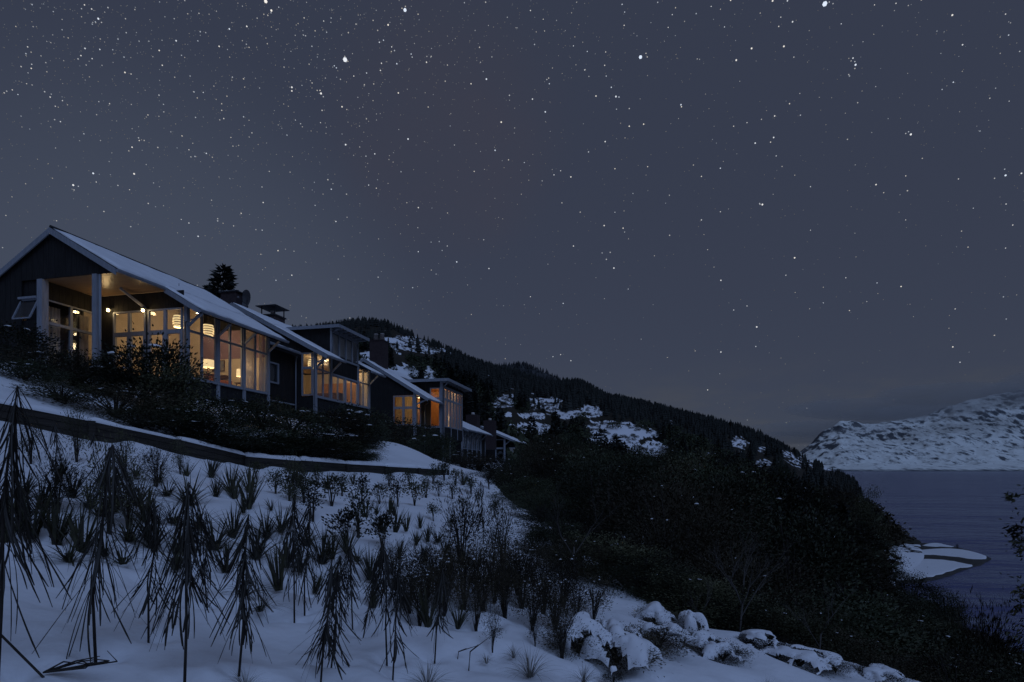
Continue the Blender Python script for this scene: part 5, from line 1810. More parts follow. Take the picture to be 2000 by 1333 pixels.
# snow laden mounds along the near crest
def laden(px, py, wp, hp, k, seed, cover, lab):
    p = at(px, py)
    d = p.y
    w, h = wp / F_PX * d * 1.08, hp / F_PX * d * .84
    t = empty('snow_laden_shrub', p - Vector((0, 0, .03)), random.uniform(0, 6.28))
    tag(t, lab, 'shrub', 'snow laden shrubs along the crest')
    o = link('foliage', LADEN[k].crown, t)
    o.scale = (w * .88, w * .88, h * 1.1)
    tag(o, kind='stuff')
    o = link('stem', LADEN[k].stem, t)
    o.scale = (w * .9, w * .9, h)
    tag(o, kind='stuff')
    # the snow: patches of a lumpy dome
    nu, nv = 64, 32
    a = np.linspace(0, 2 * math.pi, nu, endpoint=False)
    b = np.linspace(0.02, 1.42, nv)
    A, B = np.meshgrid(a, b)
    X, Y = np.cos(A) * np.sin(B), np.sin(A) * np.sin(B)
    n = fbm(X * 1.9 + 9 + seed * 3.1, Y * 1.9 + 4 + seed, seed, 3)
    rr = 1 + (fbm(X * 1.8 + seed, Y * 1.8, seed + 5, 2) - .5) * 1.2
    lev = n + (1.0 - B) * .12 - (0.60 - cover * .6)
    keep = lev > -.05
    V = np.stack([X * w * .5 * rr, Y * w * .5 * rr, np.cos(B) ** .8 * h * .85 * (0.45 + .55 * rr) + .02 + h * .16 * (sstep(-.05, .07, lev) - .55)], -1)
    idx = np.arange(nu * nv).reshape(nv, nu)
    i2 = np.roll(idx, -1, axis=1)
    f = np.stack([idx[:-1], i2[:-1], i2[1:], idx[1:]], -1).reshape(-1, 4)
    kk = keep.ravel()
    f = f[kk[f].sum(1) >= 3]
    tag(link('snow_load', mesh_np('snow_load', V.reshape(-1, 3), f[:, ::-1], M_SNOW, smooth=True), t), kind='stuff')


for a in ((1128, 1268, 120, 78, 0, 3, -.02, 'dark mound with little snow left of the broad snow slab'), (1205, 1288, 150, 84, 1, 6, .10, 'broad snow slab draped over a low dark shrub'), (1285, 1268, 120, 62, 0, 7, -.10, 'dark rounded mound right of the broad snow slab'),
          (1280, 1218, 80, 44, 1, 9, .22, 'snow capped lump behind the dark rounded mound'), (1345, 1238, 50, 58, 0, 11, .16, 'small shrub with stacked snow caps'), (1368, 1262, 60, 34, 1, 13, .10, 'low snow flecked shrub below the stacked snow caps'),
          (1412, 1286, 90, 44, 0, 15, -.02, 'drooping leafy shrub with snow on its right side'), (1495, 1270, 90, 38, 1, 17, 0.0, 'dark shrub with a ragged snow edge at the crest'), (1562, 1297, 120, 38, 0, 19, .08, 'long low shrub half covered in snow at the crest'),
          (1632, 1308, 50, 30, 1, 21, .08, 'small pointed snow lump right of the long low shrub'), (1710, 1322, 90, 30, 0, 23, 0.0, 'last snow flecked shrub of the crest on the right'), (1197, 1332, 36, 36, 1, 25, -.4, 'small dark stump of a shrub at the bottom of the snow slab')):
    laden(*a)


# ------------------------------------------------------------------ trees
def branch_tree(name, loc, h, lab, cat, group, seed, mat, levels=4, spread=.45, fork=.3, lean=(0, 0), r0=.05, first=2):
    rng = random.Random(seed)
    t = empty(name, loc)
    tag(t, lab, cat, group)
    trunk, limbs = MB(), []
    top = Vector((lean[0], lean[1], h * fork))
    trunk.tube([(0, 0, -.3), (lean[0] * .5 + rng.uniform(-.03, .03) * h, lean[1] * .5, h * fork * .5), top], [r0, r0 * .85, r0 * .7], 8)
    trunk.build('trunk', mat, t, True)

    def grow(mb, p, d, L, r, lv):
        q = p + d * L * .5 + Vector((rng.uniform(-.06, .06), rng.uniform(-.06, .06), .02)) * L
        e = p + d * L
        mb.tube([p, q, e], [r, r * .8, r * .6], 5 if lv > 1 else 4, False)
        if lv <= 0:
            return
        for k in range(rng.choice((2, 2, 3))):
            nd = (d + Vector((rng.uniform(-1, 1), rng.uniform(-1, 1), rng.uniform(-.1, .7))) * spread).normalized()
            s = rng.uniform(.45, 1)
            grow(mb, p + d * L * s, nd, L * rng.uniform(.55, .8), r * .55, lv - 1)
    for k in range(first):
        a = 2 * math.pi * k / first + rng.uniform(-.3, .3)
        d = Vector((math.cos(a) * spread, math.sin(a) * spread * .6, 1)).normalized()
        mb = MB()
        grow(mb, top - Vector((lean[0] * .3, 0, rng.uniform(0, .55) * h * fork)), d, h * rng.uniform(.22, .36), r0 * .6, levels)
        mb.build('limb', mat, t, True)
    return t


def tree_at(px, d):
    X = (px - CX) / F_PX * d
    return Vector((X, d, zg(X, d)))


for px, d, ty, seed, lab, first in ((1128, 8.9, 930, 3, 'bare forked tree at the right edge of the snow slope', 2), (1440, 7.9, 1020, 5, 'bare many stemmed tree in the dark thicket', 5), (1375, 7.8, 1110, 8, 'thin bare sapling left of the many stemmed tree', 2),
                                    (1600, 7.7, 1120, 9, 'slender bare sapling on the right of the thicket', 2)):
    b = tree_at(px, d)
    h = (CY - ty) / F_PX * d - b.z
    branch_tree('bare_tree', b, h, lab, 'tree', 'bare trees in the thicket', seed, M_PALEBARK, 5, .62, random.uniform(.2, .36), (random.uniform(-.1, .1), 0), r0=.010 * h, first=first)
for px, py, ty, lab in ((917, 1200, 1148, 'pale forked stake at the left of the brush patch'), (957, 1200, 1168, 'short pale plant stake in the brush patch'), (988, 1200, 1176, 'second pale plant stake in the brush patch')):
    p = at(px, py)
    h = (py - ty) / F_PX * p.y
    t = empty('plant_stake', p)
    tag(t, lab, 'stake', 'pale plant stakes')
    MB().tube([(0, 0, -.05), (.01, 0, h)], .009, 6).build('rod', M_FRAME, t)
    MB().tube([(.01, 0, h * .8), (.045, 0, h * 1.08)], .006, 5).build('tie_arm', M_FRAME, t)


# conifers
def conifer_arrays(rng, n_whorl, per, r, L, Wd, taper=1.0):
    pos, dirs = [], []
    for i in range(n_whorl):
        s = i / (n_whorl - 1)
        z = .10 + .88 * s
        rad = r * (1 - s) ** taper + .015
        for k in range(per):
            a = rng.uniform(0, 6.28)
            rr = rad * rng.uniform(.75, 1.12)
            m = max(2, int(7 * rr / r) + 1)
            for q in range(m):
                f = (q + .6) / m
                pos.append((math.cos(a) * rr * f, math.sin(a) * rr * f, z - .10 * f * rr / r * .7 + rng.normal() * .006))
                dirs.append((math.cos(a + rng.normal() * .5), math.sin(a + rng.normal() * .5), .25 * rng.normal() + .15))
        pos.append((0, 0, z))
        dirs.append((rng.normal() * .2, rng.normal() * .2, 1))
    return leaf_arrays(np.array(pos), np.array(dirs), L, Wd, rng)


_rng = np.random.default_rng(400)
CON = []
for i in range(3):
    v, f = conifer_arrays(_rng, 62, 13, (.17, .20, .15)[i], .036, .015, (.9, 1.0, .85)[i])
    CON.append(mesh_np('crown', v, f, M_CONIFER))
TRUNK = stems_mesh('trunk', np.random.default_rng(2), 1, .95, .0, .012, M_BARK)


def conifer(px, ty, d, k, lab, wide=1.0):
    b = tree_at(px, d)
    h = (CY - ty) / F_PX * d - b.z
    t = empty('conifer_tree', b, random.uniform(0, 6))
    t.scale = (h * wide, h * wide, h)
    tag(t, lab, 'conifer', 'dark conifers behind the houses')
    tag(link('crown', CON[k], t), kind='stuff')
    link('trunk', TRUNK, t)


for a in ((436, 520, 58, 1, 'dark conifer standing up behind the roof of the nearest house', 1.35), (411, 556, 57, 0, 'conifer top just left of the flat topped chimney', 1.2), (470, 584, 60, 2, 'small conifer tip right of the satellite dish', 1.0),
          (745, 690, 78, 0, 'dark conifer behind the maroon chimney', 1.3), (905, 735, 92, 1, 'dark conifer behind the tall bay', 1.3), (925, 760, 100, 2, 'second dark conifer behind the tall bay, farther right', 1.2), (1090, 845, 120, 0, 'conifer above the thicket right of the farthest house', 1.1),
          (880, 715, 110, 2, 'tall conifer left of the clearing above the tall bay', 1.2), (975, 800, 110, 1, 'conifer behind the chimneys of the unlit houses', 1.4)):
    conifer(*a)

# ---- the black thicket between the snow slope and the lake
ENV_N = ([880, 930, 960, 1000, 1040, 1100, 1150, 1250, 1300, 1400, 1500, 1600, 1650, 1690, 1730, 1760, 1800, 1850, 1900, 1950, 2000, 2200], [960, 940, 905, 880, 858, 850, 872, 892, 884, 893, 908, 925, 955, 1000, 1092, 1128, 1146, 1166, 1192, 1226, 1246, 1300])
rng = np.random.default_rng(77)
spots = []
NC = 9000
c_d = 7.6 + 97 * rng.random(NC) ** 1.25
c_px = rng.uniform(930, 2080, NC)
c_x = (c_px - CX) / F_PX * c_d
c_s = -poly_sd(c_x, c_d, CREST_XY)[0]
c_z = ground(c_x, c_d) + ground_fine(c_x, c_d)
c_u, c_v = c_x * CS - c_d * SN, c_x * SN + c_d * CS
c_ok = (c_s > .75 + .012 * c_d) & (c_x < np.interp(c_d, SHORE_Y, SHORE_X) - 1.5) & ~((c_u < -14) & (c_v > 25)) & (c_z > LAKE_Z + .4)
env = lambda px, w, d: max(np.interp(px + q * w / d * F_PX, *ENV_N) for q in (-.42, -.2, 0, .2, .42))
WHERE = [(1020, 'under the farthest houses'), (1180, 'behind the bare forked tree'), (1330, 'above the broad snow slab'), (1520, 'around the bare many stemmed tree'), (1700, 'left of the pebble spit'), (1860, 'just below the pebble spit'), (9999, 'at the right edge over the water')]
DEPTH = [(15, 'dark bush close behind the snow crest'), (40, 'black bush in the middle of the thicket'), (999, 'dark treetop at the far side of the thicket')]


def thicket(X, d, z, w, h):
    px = CX + F_PX * X / d
    wh = next(t_ for lim, t_ in WHERE if px < lim)
    dp = next(t_ for lim, t_ in DEPTH if d < lim)
    place_bush('thicket_bush', THICK[int(rng.integers(0, 5))], (X, d, z - .1), w, h * 1.02, dp + ', ' + wh, 'bush', 'thicket ' + wh, crown_name='crown', stem_name='trunk')
    spots.append((X, d, w))


# the ones that bound the snow first
for px, d, ty, wp in ((1120, 11.2, 1030, 200), (1090, 13.5, 985, 170), (1055, 17.0, 960, 150), (1035, 22.0, 930, 130), (1175, 9.6, 1080, 210), (1250, 9.0, 1110, 220), (1335, 8.6, 1120, 220), (1140, 9.4, 1130, 150), (1085, 10.6, 1085, 130), (1420, 8.6, 1150, 200), (1500, 8.4, 1170, 200), (1590, 8.3, 1190, 200), (1680, 8.0, 1220, 180), (1000, 30.0, 915, 110), (985, 38.0, 905, 90)):
    X = (px - CX) / F_PX * d
    z = zg(X, d)
    thicket(X, d, z, wp / F_PX * d, max(.8, (CY - ty) / F_PX * d - z))
for i in np.nonzero(c_ok)[0]:
    if len(spots) >= 190:
        break
    X, d, z, px = c_x[i], c_d[i], c_z[i], c_px[i]
    h = float(np.interp(d, [8, 14, 25, 50, 100], [2.6, 3.6, 4.8, 6.2, 7.5])) * rng.uniform(.7, 1.35)
    w = h * rng.uniform(.8, 1.15)
    lim = env(px, w, d) + (abs(rng.normal()) * 22 if px > 1640 else rng.normal() * 14)
    if CY - (z + h) / d * F_PX < lim:
        h = (CY - lim) / F_PX * d - z
        if h < .9 + .012 * d:
            continue
        w = min(w, h * 1.5)
        if CY - (z + h) / d * F_PX < env(px, w, d) - (4 if px > 1640 else 22):
            continue
    if any((X - a) ** 2 + (d - b) ** 2 < (.42 * (w + c)) ** 2 * .72 for a, b, c in spots):
        continue
    thicket(X, d, z, w, h)

# single crowns that stand above the rest
for k, (px, ty, d, wp, lab) in enumerate(((1060, 842, 62, 90, 'rounded dark tree just right of the farthest house'), (1110, 838, 70, 80, 'tall rounded tree rising beside the big snowy clearing'), (1165, 866, 58, 95, 'broad tree in front of the left end of the big clearing'), (1235, 858, 66, 70, 'rounded tree standing before the middle of the big clearing'),
                                          (1310, 884, 60, 90, 'broad dark tree right of the big clearing'), (1385, 880, 78, 60, 'tall narrow tree above the thicket right of the big clearing'), (1455, 900, 66, 90, 'rounded tree at the middle of the thicket skyline'), (1525, 905, 80, 55, 'narrow tree standing above the thicket skyline'),
                                          (1580, 930, 70, 90, 'broad tree on the right part of the thicket skyline'), (1640, 925, 92, 60, 'tall tree where the thicket first meets the lake'), (1690, 962, 98, 70, 'tree leaning out over the far lake edge'), (1668, 1012, 74, 90, 'rounded tree left of the pebble spit'),
                                          (1716, 1052, 92, 70, 'bushy tree right beside the snowy spit'), (1738, 1092, 98, 46, 'small bush at the landward end of the spit'), (1690, 1100, 70, 90, 'broad bush below the landward end of the spit'), (1780, 1118, 60, 90, 'bush whose top touches the near edge of the spit'),
                                          (1850, 1150, 46, 80, 'leafy bush against the water below the spit'), (1000, 895, 44, 90, 'dark tree in front of the fifth house'), (960, 915, 40, 80, 'dark shrub under the fourth house on the steep bank'), (1200, 935, 40, 140, 'wide crown in the upper thicket under the big clearing'),
                                          (1320, 960, 34, 150, 'wide crown in the middle of the upper thicket'), (1440, 975, 36, 140, 'wide crown above the many stemmed bare tree'), (1570, 1000, 38, 130, 'wide crown at the right of the upper thicket'))):
    X = (px - CX) / F_PX * d
    z = zg(X, d)
    h = (CY - ty) / F_PX * d - z
    place_bush('thicket_tree', THICK[(k * 2 + 1) % 5], (X, d, z - .2), wp / F_PX * d, max(1.0, h), lab, 'tree', 'single trees rising out of the thicket', crown_name='crown', stem_name='trunk')
for px, ty, d, lab in ((1932, 1150, 20, 'wispy tall grass stems against the lake at the lower right'), (1900, 1172, 22, 'shorter wispy stems left of the tall ones against the lake'), (1870, 1060, 150, 'low pale scrub on the far edge of the spit')):
    X = (px - CX) / F_PX * d
    z = zg(X, d)
    h = (CY - ty) / F_PX * d - z
    if d > 100:
        z, h = LAKE_Z + .2, 1.6
    place_bush('wispy_shrub', WISPY[0], (X, d, z - .1), h * .6, h, lab, 'shrub', 'wispy shrubs by the water')

# broadleaf tree at the right edge: trunk outside the frame, sprays of leaves reaching in
b = Vector((9.35, 8.6, zg(9.35, 8.6)))
t = empty('broadleaf_tree', b)
tag(t, 'broadleaf tree at the right edge with leafy sprays reaching into the picture', 'tree')
MB().tube([(0, 0, -.3), (.05, 0, 2.0), (-.05, .1, 4.2)], [.11, .09, .05], 8).build('trunk', M_BARK, t, True)
lrng = np.random.default_rng(9)
for px, py, d, n, rr in ((1978, 970, 8.4, 40, .05), (1988, 1036, 8.6, 80, .08), (2004, 1062, 8.6, 140, .12), (2004, 1158, 8.4, 100, .10), (1992, 1186, 8.5, 40, .06), (2020, 1235, 8.3, 100, .2), (2050, 1020, 8.6, 160, .3), (2060, 1130, 8.6, 160, .35), (2070, 940, 8.6, 150, .3)):
    e = Vector(((px - CX) / F_PX * d, d, (CY - py) / F_PX * d)) - b
    mid = Vector((e.x * .5, e.y * .5, e.z + .15))
    br = MB().tube([(0, 0, max(.6, e.z - .35)), mid, e], [.03, .018, .006], 5).build('branch', M_BARK, t, True)
    pos = np.array(e) + lrng.normal(size=(n, 3)) * rr * np.array([.7, .6, .6])
    dirs = lrng.normal(size=(n, 3)) * .6 + np.array([-.5, 0, -.35])
    v, f = leaf_arrays(pos, dirs, .085, .032, lrng)
    tag(link('foliage', mesh_np('foliage', v, f, M_LEAF2), t), kind='stuff')

# ---- woods on the hill: far too many to count
def low_conifer(rng):
    V, Fq, k = [], [], 0
    for tier in range(5):
        z0, z1 = .06 + .18 * tier, .38 + .155 * tier
        rad = .21 * (1 - tier / 5.3)
        m = 7
        V.append((0, 0, z1))
        for j in range(2 * m):
            a = math.pi * j / m + rng.uniform(-.15, .15)
            r = rad * (1.15 if j % 2 == 0 else .62) * rng.uniform(.85, 1.15)
            V.append((math.cos(a) * r, math.sin(a) * r, z0 + rng.uniform(-.03, .03)))
        Fq += [(k, k + 1 + j, k + 1 + (j + 1) % (2 * m)) for j in range(2 * m)]
        k += 2 * m + 1
    return np.array(V), np.array(Fq)


def scatter(name, protos, P, H, Wd, mat, label, seed):
    rng = np.random.default_rng(seed)
    Vs, Fs, off = [], [], 0
    which = rng.integers(0, len(protos), len(P))
    for k, (v, f) in enumerate(protos):
        ids = np.nonzero(which == k)[0]
        if not len(ids):
            continue
        a = rng.uniform(0, 6.28, len(ids))
        c, s = np.cos(a)[:, None], np.sin(a)[:, None]
        w, h = Wd[ids][:, None], H[ids][:, None]
        x = (v[None, :, 0] * c - v[None, :, 1] * s) * w + P[ids, 0][:, None]
        y = (v[None, :, 0] * s + v[None, :, 1] * c) * w + P[ids, 1][:, None]
        z = v[None, :, 2] * h + P[ids, 2][:, None]
        Vs.append(np.stack([x, y, z], -1).reshape(-1, 3))
        Fs.append((f[None] + (np.arange(len(ids)) * len(v))[:, None, None] + off).reshape(-1, f.shape[1]))
        off += len(ids) * len(v)
    o = link(name, mesh_np(name, np.concatenate(Vs), Fs, mat))
    tag(o, label, 'wood', kind='stuff')
    return o


rng = np.random.default_rng(500)
LOWC = [low_conifer(rng) for _ in range(5)]
BLOB = []
for i in range(4):
    v, f, _ = crown_arrays(rng, 26, 7, .5, .46, .46, .16, .12, .13, .3, .5)
    BLOB.append((v, f))
MIDC = [conifer_arrays(rng, 16, 6, r_, .10, .055) for r_ in (.17, .20, .23)]


def sample(d0, d1, spacing, x0, x1):
    a0, a1 = math.atan((x0 - CX) / F_PX), math.atan((x1 - CX) / F_PX)
    n = int(.5 * (d1 ** 2 - d0 ** 2) * (a1 - a0) / spacing ** 2)
    d = np.sqrt(rng.uniform(d0 ** 2, d1 ** 2, n))
    a = rng.uniform(a0, a1, n)
    X, Y = np.sin(a) * d, np.cos(a) * d
    return X, Y, ground(X, Y)


ENV_F = ([300, 1400, 1600, 1660, 1690, 1720, 1760, 1800, 1818, 1850], [0, 0, 880, 915, 940, 985, 1022, 1046, 1066, 1200])


def keep_tree(X, Y, Z, H, thin):
    px, py = CX + F_PX * X / Y, CY - F_PX * Z / Y
    hp = H * F_PX / Y
    cl = np.maximum(clear_f(px, py), clear_f(px, py, 0) * 0)
    for k in (.2, .4, .6, .8, 1.0):
        cl = np.maximum(cl, clear_f(px, py - hp * k))
    u, v = X * CS - Y * SN, X * SN + Y * CS
    ok = (rng.random(len(X)) > cl * thin) & (Z > LAKE_Z + 1.0)
    ok &= ~((u > -32) & (u < -16) & (v < 100))
    ok &= ~((u > -16.5) & (v < 62))
    ok &= (py - hp) > np.interp(px, *ENV_F) - 2
    ok &= (Y > 150) | ((py - hp) > np.interp(px + H * .3 * F_PX / Y, *ENV_N)) | (px < 1400)
    return ok


X, Y, Z = sample(62, 300, 4.3, 150, 1840)
H = rng.uniform(3.2, 8.0, len(X))
ok = keep_tree(X, Y, Z, H, .97)
P = np.stack([X, Y, Z - .3], -1)[ok]
H = H[ok]
half = rng.random(len(P)) < .45
scatter('hillside_bush', BLOB, P[half], H[half] * .85, H[half] * rng.uniform(.8, 1.2, half.sum()), M_LEAF, 'dark bush and scrub covering the lower hillside', 1)
scatter('hillside_conifer_wood', MIDC, P[~half], H[~half] * 1.2, H[~half] * 1.25, M_CONIFER, 'dark conifers mixed through the lower hillside', 2)
X, Y, Z = sample(300, 985, 6.4, 250, 1720)
H = rng.uniform(5.5, 10.5, len(X))
ok = keep_tree(X, Y, Z, H, .95)
P = np.stack([X, Y, Z - .5], -1)[ok]
scatter('conifer_wood', LOWC, P, H[ok], H[ok] * rng.uniform(.9, 1.5, ok.sum()), M_CONIFER, 'dark conifer wood covering the upper hill to its skyline', 3)
# speckle of scrub in the clearings
X, Y, Z = sample(110, 900, 3.2, 650, 1720)
px, py = CX + F_PX * X / Y, CY - F_PX * Z / Y
ok = (clear_f(px, py) > .4) & (rng.random(len(X)) < .8)
P = np.stack([X, Y, Z - .1], -1)[ok]
H = rng.uniform(.5, 1.7, len(P))
scatter('clearing_scrub', BLOB, P, H, H * 1.2, M_LEAF3, 'scrub speckling the snowy clearings of the hill', 4)
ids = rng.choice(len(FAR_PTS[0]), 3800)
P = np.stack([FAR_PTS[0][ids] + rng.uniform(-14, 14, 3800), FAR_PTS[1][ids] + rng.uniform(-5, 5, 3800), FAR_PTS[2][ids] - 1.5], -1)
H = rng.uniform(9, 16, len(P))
scatter('haze_tinted_conifer_wood', LOWC, P, H, H * 1.2, M_FARCON, 'conifers coloured pale for haze on the far ridge', 5)
# lakeside scrub by the spit
X, Y, Z = sample(95, 330, 3.2, 1560, 1835)
H = rng.uniform(2.5, 6.5, len(X))
px, py, hp = CX + F_PX * X / Y, CY - F_PX * Z / Y, H * F_PX / Y
ok = (Z > LAKE_Z + .4) & ((py - hp) > np.interp(px, *ENV_F)) & ~((py - hp > 1050) & (px > 1728) & (Y < 155)) & ~((px > 1700) & (Y < 150))
P = np.stack([X, Y, Z - .3], -1)[ok]
scatter('lakeside_scrub', BLOB, P, H[ok], H[ok] * 1.1, M_LEAF3, 'dark scrub along the lake shore beside the spit', 6)

# ------------------------------------------------------------------ stars
STARS = [(674, 117, 6.5), (791, 20, 5), (530, 21, 3.5), (519, 3, 5), (192, 37, 3.2), (165, 10, 2.2), (179, 18, 2.2), (448, 57, 2.6), (482, 52, 2.6), (344, 80, 2.6), (311, 99, 2.4), (166, 95, 2.4), (195, 97, 2.2), (158, 109, 2.2), (180, 115, 2), (54, 92, 2), (61, 134, 2.2), (62, 126, 1.8), (244, 142, 2.6), (256, 145, 1.8), (317, 128, 2.2), (428, 91, 2.4), (52, 164, 1.6), (24, 176, 1.8), (35, 185, 1.8), (98, 190, 2.2), (122, 197, 1.8), (108, 208, 1.8), (118, 238, 2), (214, 203, 1.8), (193, 199, 1.6), (289, 225, 1.8), (320, 219, 1.6), (258, 288, 2.4), (272, 275, 2), (369, 293, 1.8), (403, 300, 2.2), (182, 339, 3), (262, 340, 3), (143, 362, 3.2), (188, 356, 1.8), (253, 371, 1.6), (354, 429, 1.6), (369, 436, 2), (387, 462, 2.4), (471, 417, 2), (514, 396, 2.2), (433, 216, 1.8), (437, 232, 2), (397, 181, 1.8), (379, 180, 1.8), (570, 171, 3), (570, 178, 2.6), (627, 183, 3.4), (625, 177, 2), (492, 260, 1.8), (451, 269, 1.6), (653, 129, 2), (657, 133, 2), (675, 283, 2.8), (668, 209, 2.6), (758, 49, 2.8), (745, 124, 2.2), (743, 138, 2.2), (716, 143, 2), (691, 149, 2), (775, 125, 2.4), (778, 182, 2.4), (950, 155, 2.8), (920, 164, 2.2), (979, 239, 2.8), (797, 272, 2.8), (732, 301, 2.2), (967, 294, 2.4), (647, 370, 2.2), (720, 362, 2), (817, 406, 2.2), (656, 433, 2.2), (735, 368, 1.8), (833, 122, 2.4), (805, 112, 1.8), (803, 106, 2), (741, 83, 2.2), (749, 79, 2), (765, 92, 2), (817, 492, 2), (892, 512, 2.4), (955, 525, 2.2), (570, 538, 2.2), (543, 490, 2.2), (539, 548, 1.8), (512, 450, 1.8), (629, 216, 2), (626, 240, 1.8), (577, 235, 1.6),
         (1611, 8, 7), (1251, 112, 5), (1468, 95, 3), (1438, 118, 3), (1531, 91, 3), (1548, 43, 2.6), (1671, 127, 3.4), (1666, 114, 2.4), (1860, 30, 3), (1880, 88, 2.4), (1862, 161, 2.2), (1779, 263, 3.4), (1964, 343, 3.2), (1995, 339, 2.6), (1489, 400, 3.2), (1552, 504, 2.8), (1203, 189, 3), (1209, 190, 2), (1164, 188, 2.4), (1194, 171, 2.2), (1330, 205, 2.6), (1331, 209, 2.2), (1257, 243, 2.4), (1229, 247, 2.4), (1182, 277, 2.4), (1065, 219, 2.6), (1040, 194, 2.4), (1073, 164, 2), (1142, 137, 2), (1183, 102, 1.8), (1181, 128, 2), (1184, 149, 1.8), (1120, 90, 1.8), (1147, 101, 1.8), (1219, 50, 2), (1215, 9, 2), (1220, 24, 1.8), (1305, 54, 1.8), (1313, 29, 1.8), (1036, 21, 2), (1061, 38, 1.6), (1389, 13, 1.8), (1427, 1, 2.4), (1509, 2, 3), (1538, 2, 2.4), (1415, 53, 1.8), (1525, 34, 1.8), (1521, 52, 2), (1643, 47, 1.8), (1708, 10, 1.8), (1750, 7, 2), (1964, 28, 2), (1970, 69, 2), (1971, 198, 1.6), (1513, 227, 2.4), (1542, 203, 2), (1511, 269, 2.6), (1505, 278, 2), (1475, 280, 2.6), (1459, 240, 1.8), (1433, 247, 1.8), (1516, 305, 1.8), (1407, 329, 2.2), (1370, 345, 2), (1265, 326, 1.8), (1201, 330, 2), (1115, 346, 2.4), (1082, 342, 2), (1095, 334, 1.8), (1024, 318, 1.6), (1583, 365, 1.8), (1711, 361, 2.6), (1769, 344, 1.8), (1872, 350, 1.8), (1965, 399, 2), (1978, 440, 2), (1370, 430, 2), (1407, 414, 1.8), (1201, 415, 1.6), (1180, 441, 2.4), (1217, 446, 2.2), (1120, 481, 2.2), (1199, 524, 2.6), (1227, 565, 1.6), (1408, 548, 2.4), (1535, 538, 1.8), (1652, 543, 1.8), (1713, 553, 1.8), (1760, 560, 2.4), (1478, 639, 2.8), (1433, 606, 1.8), (1459, 598, 1.8), (1659, 607, 1.8), (1608, 592, 1.6), (1036, 580, 1.8), (1100, 593, 2), (1382, 488, 1.4), (1583, 450, 1.6), (1769, 430, 1.6), (1901, 407, 1.6), (1964, 485, 1.8), (1408, 688, 2.4), (1115, 705, 2), (1080, 697, 1.8), (1095, 693, 1.8), (1861, 678, 2.4), (1875, 708, 2), (1745, 782, 1.8), (1382, 762, 2)]


def stars():
    rng = np.random.default_rng(900)
    px, py, rad, br = [], [], [], []
    for x, y, r in STARS:
        px.append(x); py.append(y); rad.append(r * .54 if r < 4 else r * .64); br.append(min(1.0, .30 + .20 * r))
        if r > 3:                                 # close companions, as many bright ones show
            for _ in range(2):
                px.append(x + rng.normal() * 9); py.append(y + rng.normal() * 6); rad.append(1.1); br.append(.5)
    n = 0
    while n < 15000:
        x, y = rng.uniform(-900, 2900), rng.uniform(-900, 900)
        dens = (.12 + .88 * math.exp(-((x - 480) / 560) ** 2)) * (1.0 if y < 60 else math.exp(-(y - 60) / 300)) + .06
        if rng.random() > dens:
            continue
        n += 1
        m = rng.random()
        px.append(x); py.append(y); rad.append(.7 + .55 * m ** 7); br.append(.10 + .05 * rng.random() + .36 * m ** 5)
    RAD = 22000.0
    V, Fq, B, T = [], [], [], []
    m = 6
    for x, y, r, b_ in zip(px, py, rad, br):
        dv = Vector(((x - CX) / F_PX, 1, (CY - y) / F_PX))
        ln = dv.length
        c = dv / ln * RAD
        s = r / F_PX / ln * RAD                    # angular radius at its own distance
        q = dv.to_track_quat('Z', 'Y')
        k = len(V)
        e1, e2, e3 = q @ Vector((1, 0, 0)), q @ Vector((0, 1, 0)), q @ Vector((0, 0, 1))
        V += [c + e3 * s, c - e3 * s]
        for j in range(m):
            t_ = 2 * math.pi * j / m
            V.append(c + (e1 * math.cos(t_) + e2 * math.sin(t_)) * s)
        for j in range(m):
            Fq += [(k, k + 2 + j, k + 2 + (j + 1) % m), (k + 1, k + 2 + (j + 1) % m, k + 2 + j)]
        B += [b_] * (m + 2)
        T += [rng.random()] * (m + 2)
    mat = bpy.data.materials.new('starlight')
    mat.use_nodes = True
    nt = mat.node_tree
    nt.nodes.clear()
    out, em, at_ = nt.nodes.new('ShaderNodeOutputMaterial'), nt.nodes.new('ShaderNodeEmission'), nt.nodes.new('ShaderNodeAttribute')
    at_.attribute_name = 'magnitude'
    tn, rmp = nt.nodes.new('ShaderNodeAttribute'), nt.nodes.new('ShaderNodeMix')
    tn.attribute_name = 'warmth'
    rmp.data_type = 'RGBA'
    rmp.inputs[6].default_value, rmp.inputs[7].default_value = (.74, .84, 1, 1), (1, .93, .82, 1)
    nt.links.new(tn.outputs['Fac'], rmp.inputs[0])
    nt.links.new(rmp.outputs[2], em.inputs[0])
    nt.links.new(at_.outputs['Fac'], em.inputs[1])
    nt.links.new(em.outputs[0], out.inputs[0])
    try:
        mat.cycles.emission_sampling = 'NONE'
    except Exception:
        pass
    me = mesh_np('stars', np.array([v[:] for v in V]), np.array(Fq), mat)
    a = me.attributes.new('magnitude', 'FLOAT', 'POINT')
    a.data.foreach_set('value', np.array(B, np.float32))
    a = me.attributes.new('warmth', 'FLOAT', 'POINT')
    a.data.foreach_set('value', np.array(T, np.float32))
    o = link('stars', me)
    tag(o, 'stars scattered over the slate blue night sky', 'stars', kind='stuff')


stars()


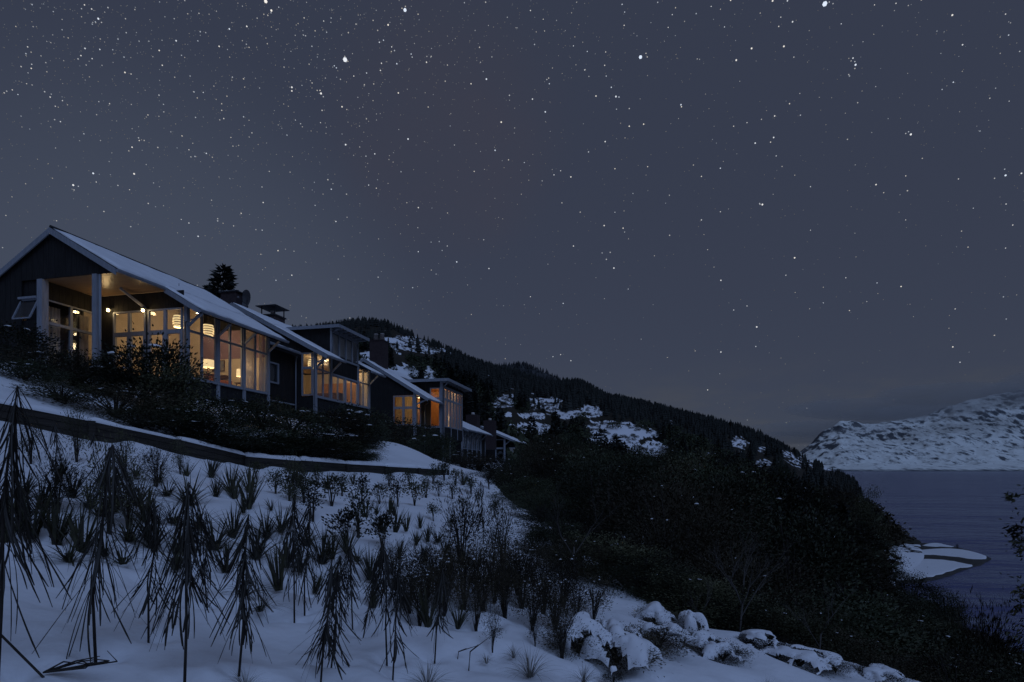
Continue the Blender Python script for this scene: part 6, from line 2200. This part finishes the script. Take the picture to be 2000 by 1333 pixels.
# ------------------------------------------------------------------ low cloud on the far mountain
def clouds():
    t = empty('cloud_bank', (4200, 5200, 600))
    tag(t, 'thin grey cloud lying along the top of the far mountain', 'cloud', kind='stuff')
    m = bpy.data.materials.new('thin_cloud')
    m.use_nodes = True
    nt = m.node_tree
    nt.nodes.clear()
    out, vo = nt.nodes.new('ShaderNodeOutputMaterial'), nt.nodes.new('ShaderNodeVolumePrincipled')
    vo.inputs['Color'].default_value = (.86, .88, .90, 1)
    vo.inputs['Density'].default_value = 0.0011
    nt.links.new(vo.outputs[0], out.inputs['Volume'])
    mb = MB()
    n1, n2 = 20, 10
    for j in range(n2 + 1):
        b = math.pi * j / n2
        for i in range(n1):
            a = 2 * math.pi * i / n1
            mb.v.append((math.sin(b) * math.cos(a), math.sin(b) * math.sin(a), math.cos(b)))
    mb.f = [(j * n1 + i, j * n1 + (i + 1) % n1, (j + 1) * n1 + (i + 1) % n1, (j + 1) * n1 + i) for j in range(n2) for i in range(n1)]
    me = bpy.data.meshes.new('cloud_puff')
    me.from_pydata(mb.v, [], [f[::-1] for f in mb.f])
    me.materials.append(m)
    me.update()
    for px, py, d, rx, rz in ((1695, 838, 4900, 45, 13), (1660, 842, 5000, 30, 9), (1730, 833, 5050, 34, 10), (1820, 806, 5300, 110, 18), (1930, 780, 5200, 110, 22), (2030, 765, 5100, 120, 26), (1760, 812, 6300, 120, 20), (1600, 838, 6600, 150, 16), (1700, 800, 6800, 170, 22), (1880, 772, 6900, 170, 24), (1520, 856, 7200, 130, 13), (2100, 750, 5600, 150, 34), (1880, 796, 4900, 60, 10)):
        o = link('cloud_puff', me, t)
        o.location = Vector(((px - CX) / F_PX * d, d, (CY - py) / F_PX * d)) - Vector(t.location)
        o.scale = (rx / F_PX * d, rx / F_PX * d * .45, rz / F_PX * d)
        o['kind'] = 'stuff'


clouds()


# ------------------------------------------------------------------ the snow settles round the stems
def settle():
    me = g1.data
    n = len(me.vertices)
    co = np.empty(n * 3, np.float32)
    me.vertices.foreach_get('co', co)
    co = co.reshape(-1, 3)
    rng = np.random.default_rng(4)
    near = np.nonzero(np.hypot(co[:, 0], co[:, 1]) < 32)[0]
    xy = co[near, :2].copy()
    dz = np.zeros(len(near))
    for o in COL.objects:
        if o.parent is None and o.name.split('.')[0] in ('flax_tuft', 'leafy_shrub', 'wispy_shrub', 'lancewood', 'grass_tussock', 'snow_laden_shrub'):
            x, y = o.location.x, o.location.y
            r = {'lancewood': .09, 'snow_laden_shrub': .3}.get(o.name.split('.')[0], .16) * rng.uniform(.8, 1.4)
            d2 = (xy[:, 0] - x - rng.normal() * .03) ** 2 + (xy[:, 1] - y - rng.normal() * .03) ** 2
            dz += -.085 * rng.uniform(.5, 1.2) * np.exp(-d2 / r ** 2) + .012 * np.exp(-(np.sqrt(d2) - 2.0 * r) ** 2 / (.8 * r) ** 2)
    # a line of old footprints across the foreground and small clods
    for k in range(26):
        s = k / 25
        x, y = -3.4 + 4.6 * s + (.11 if k % 2 else -.11), 5.9 - .9 * s + .25 * math.sin(k * .7)
        dz += -.055 * np.exp(-((xy[:, 0] - x) / .13) ** 2 - ((xy[:, 1] - y) / .08) ** 2)
    for k in range(160):
        x, y = rng.uniform(-7, 3), rng.uniform(4, 12)
        dz += rng.uniform(-.03, .022) * np.exp(-((xy[:, 0] - x) ** 2 + (xy[:, 1] - y) ** 2) / rng.uniform(.03, .12) ** 2)
    co[near, 2] += np.clip(dz, -.10, .03)
    me.vertices.foreach_set('co', co.ravel())
    me.update()


settle()
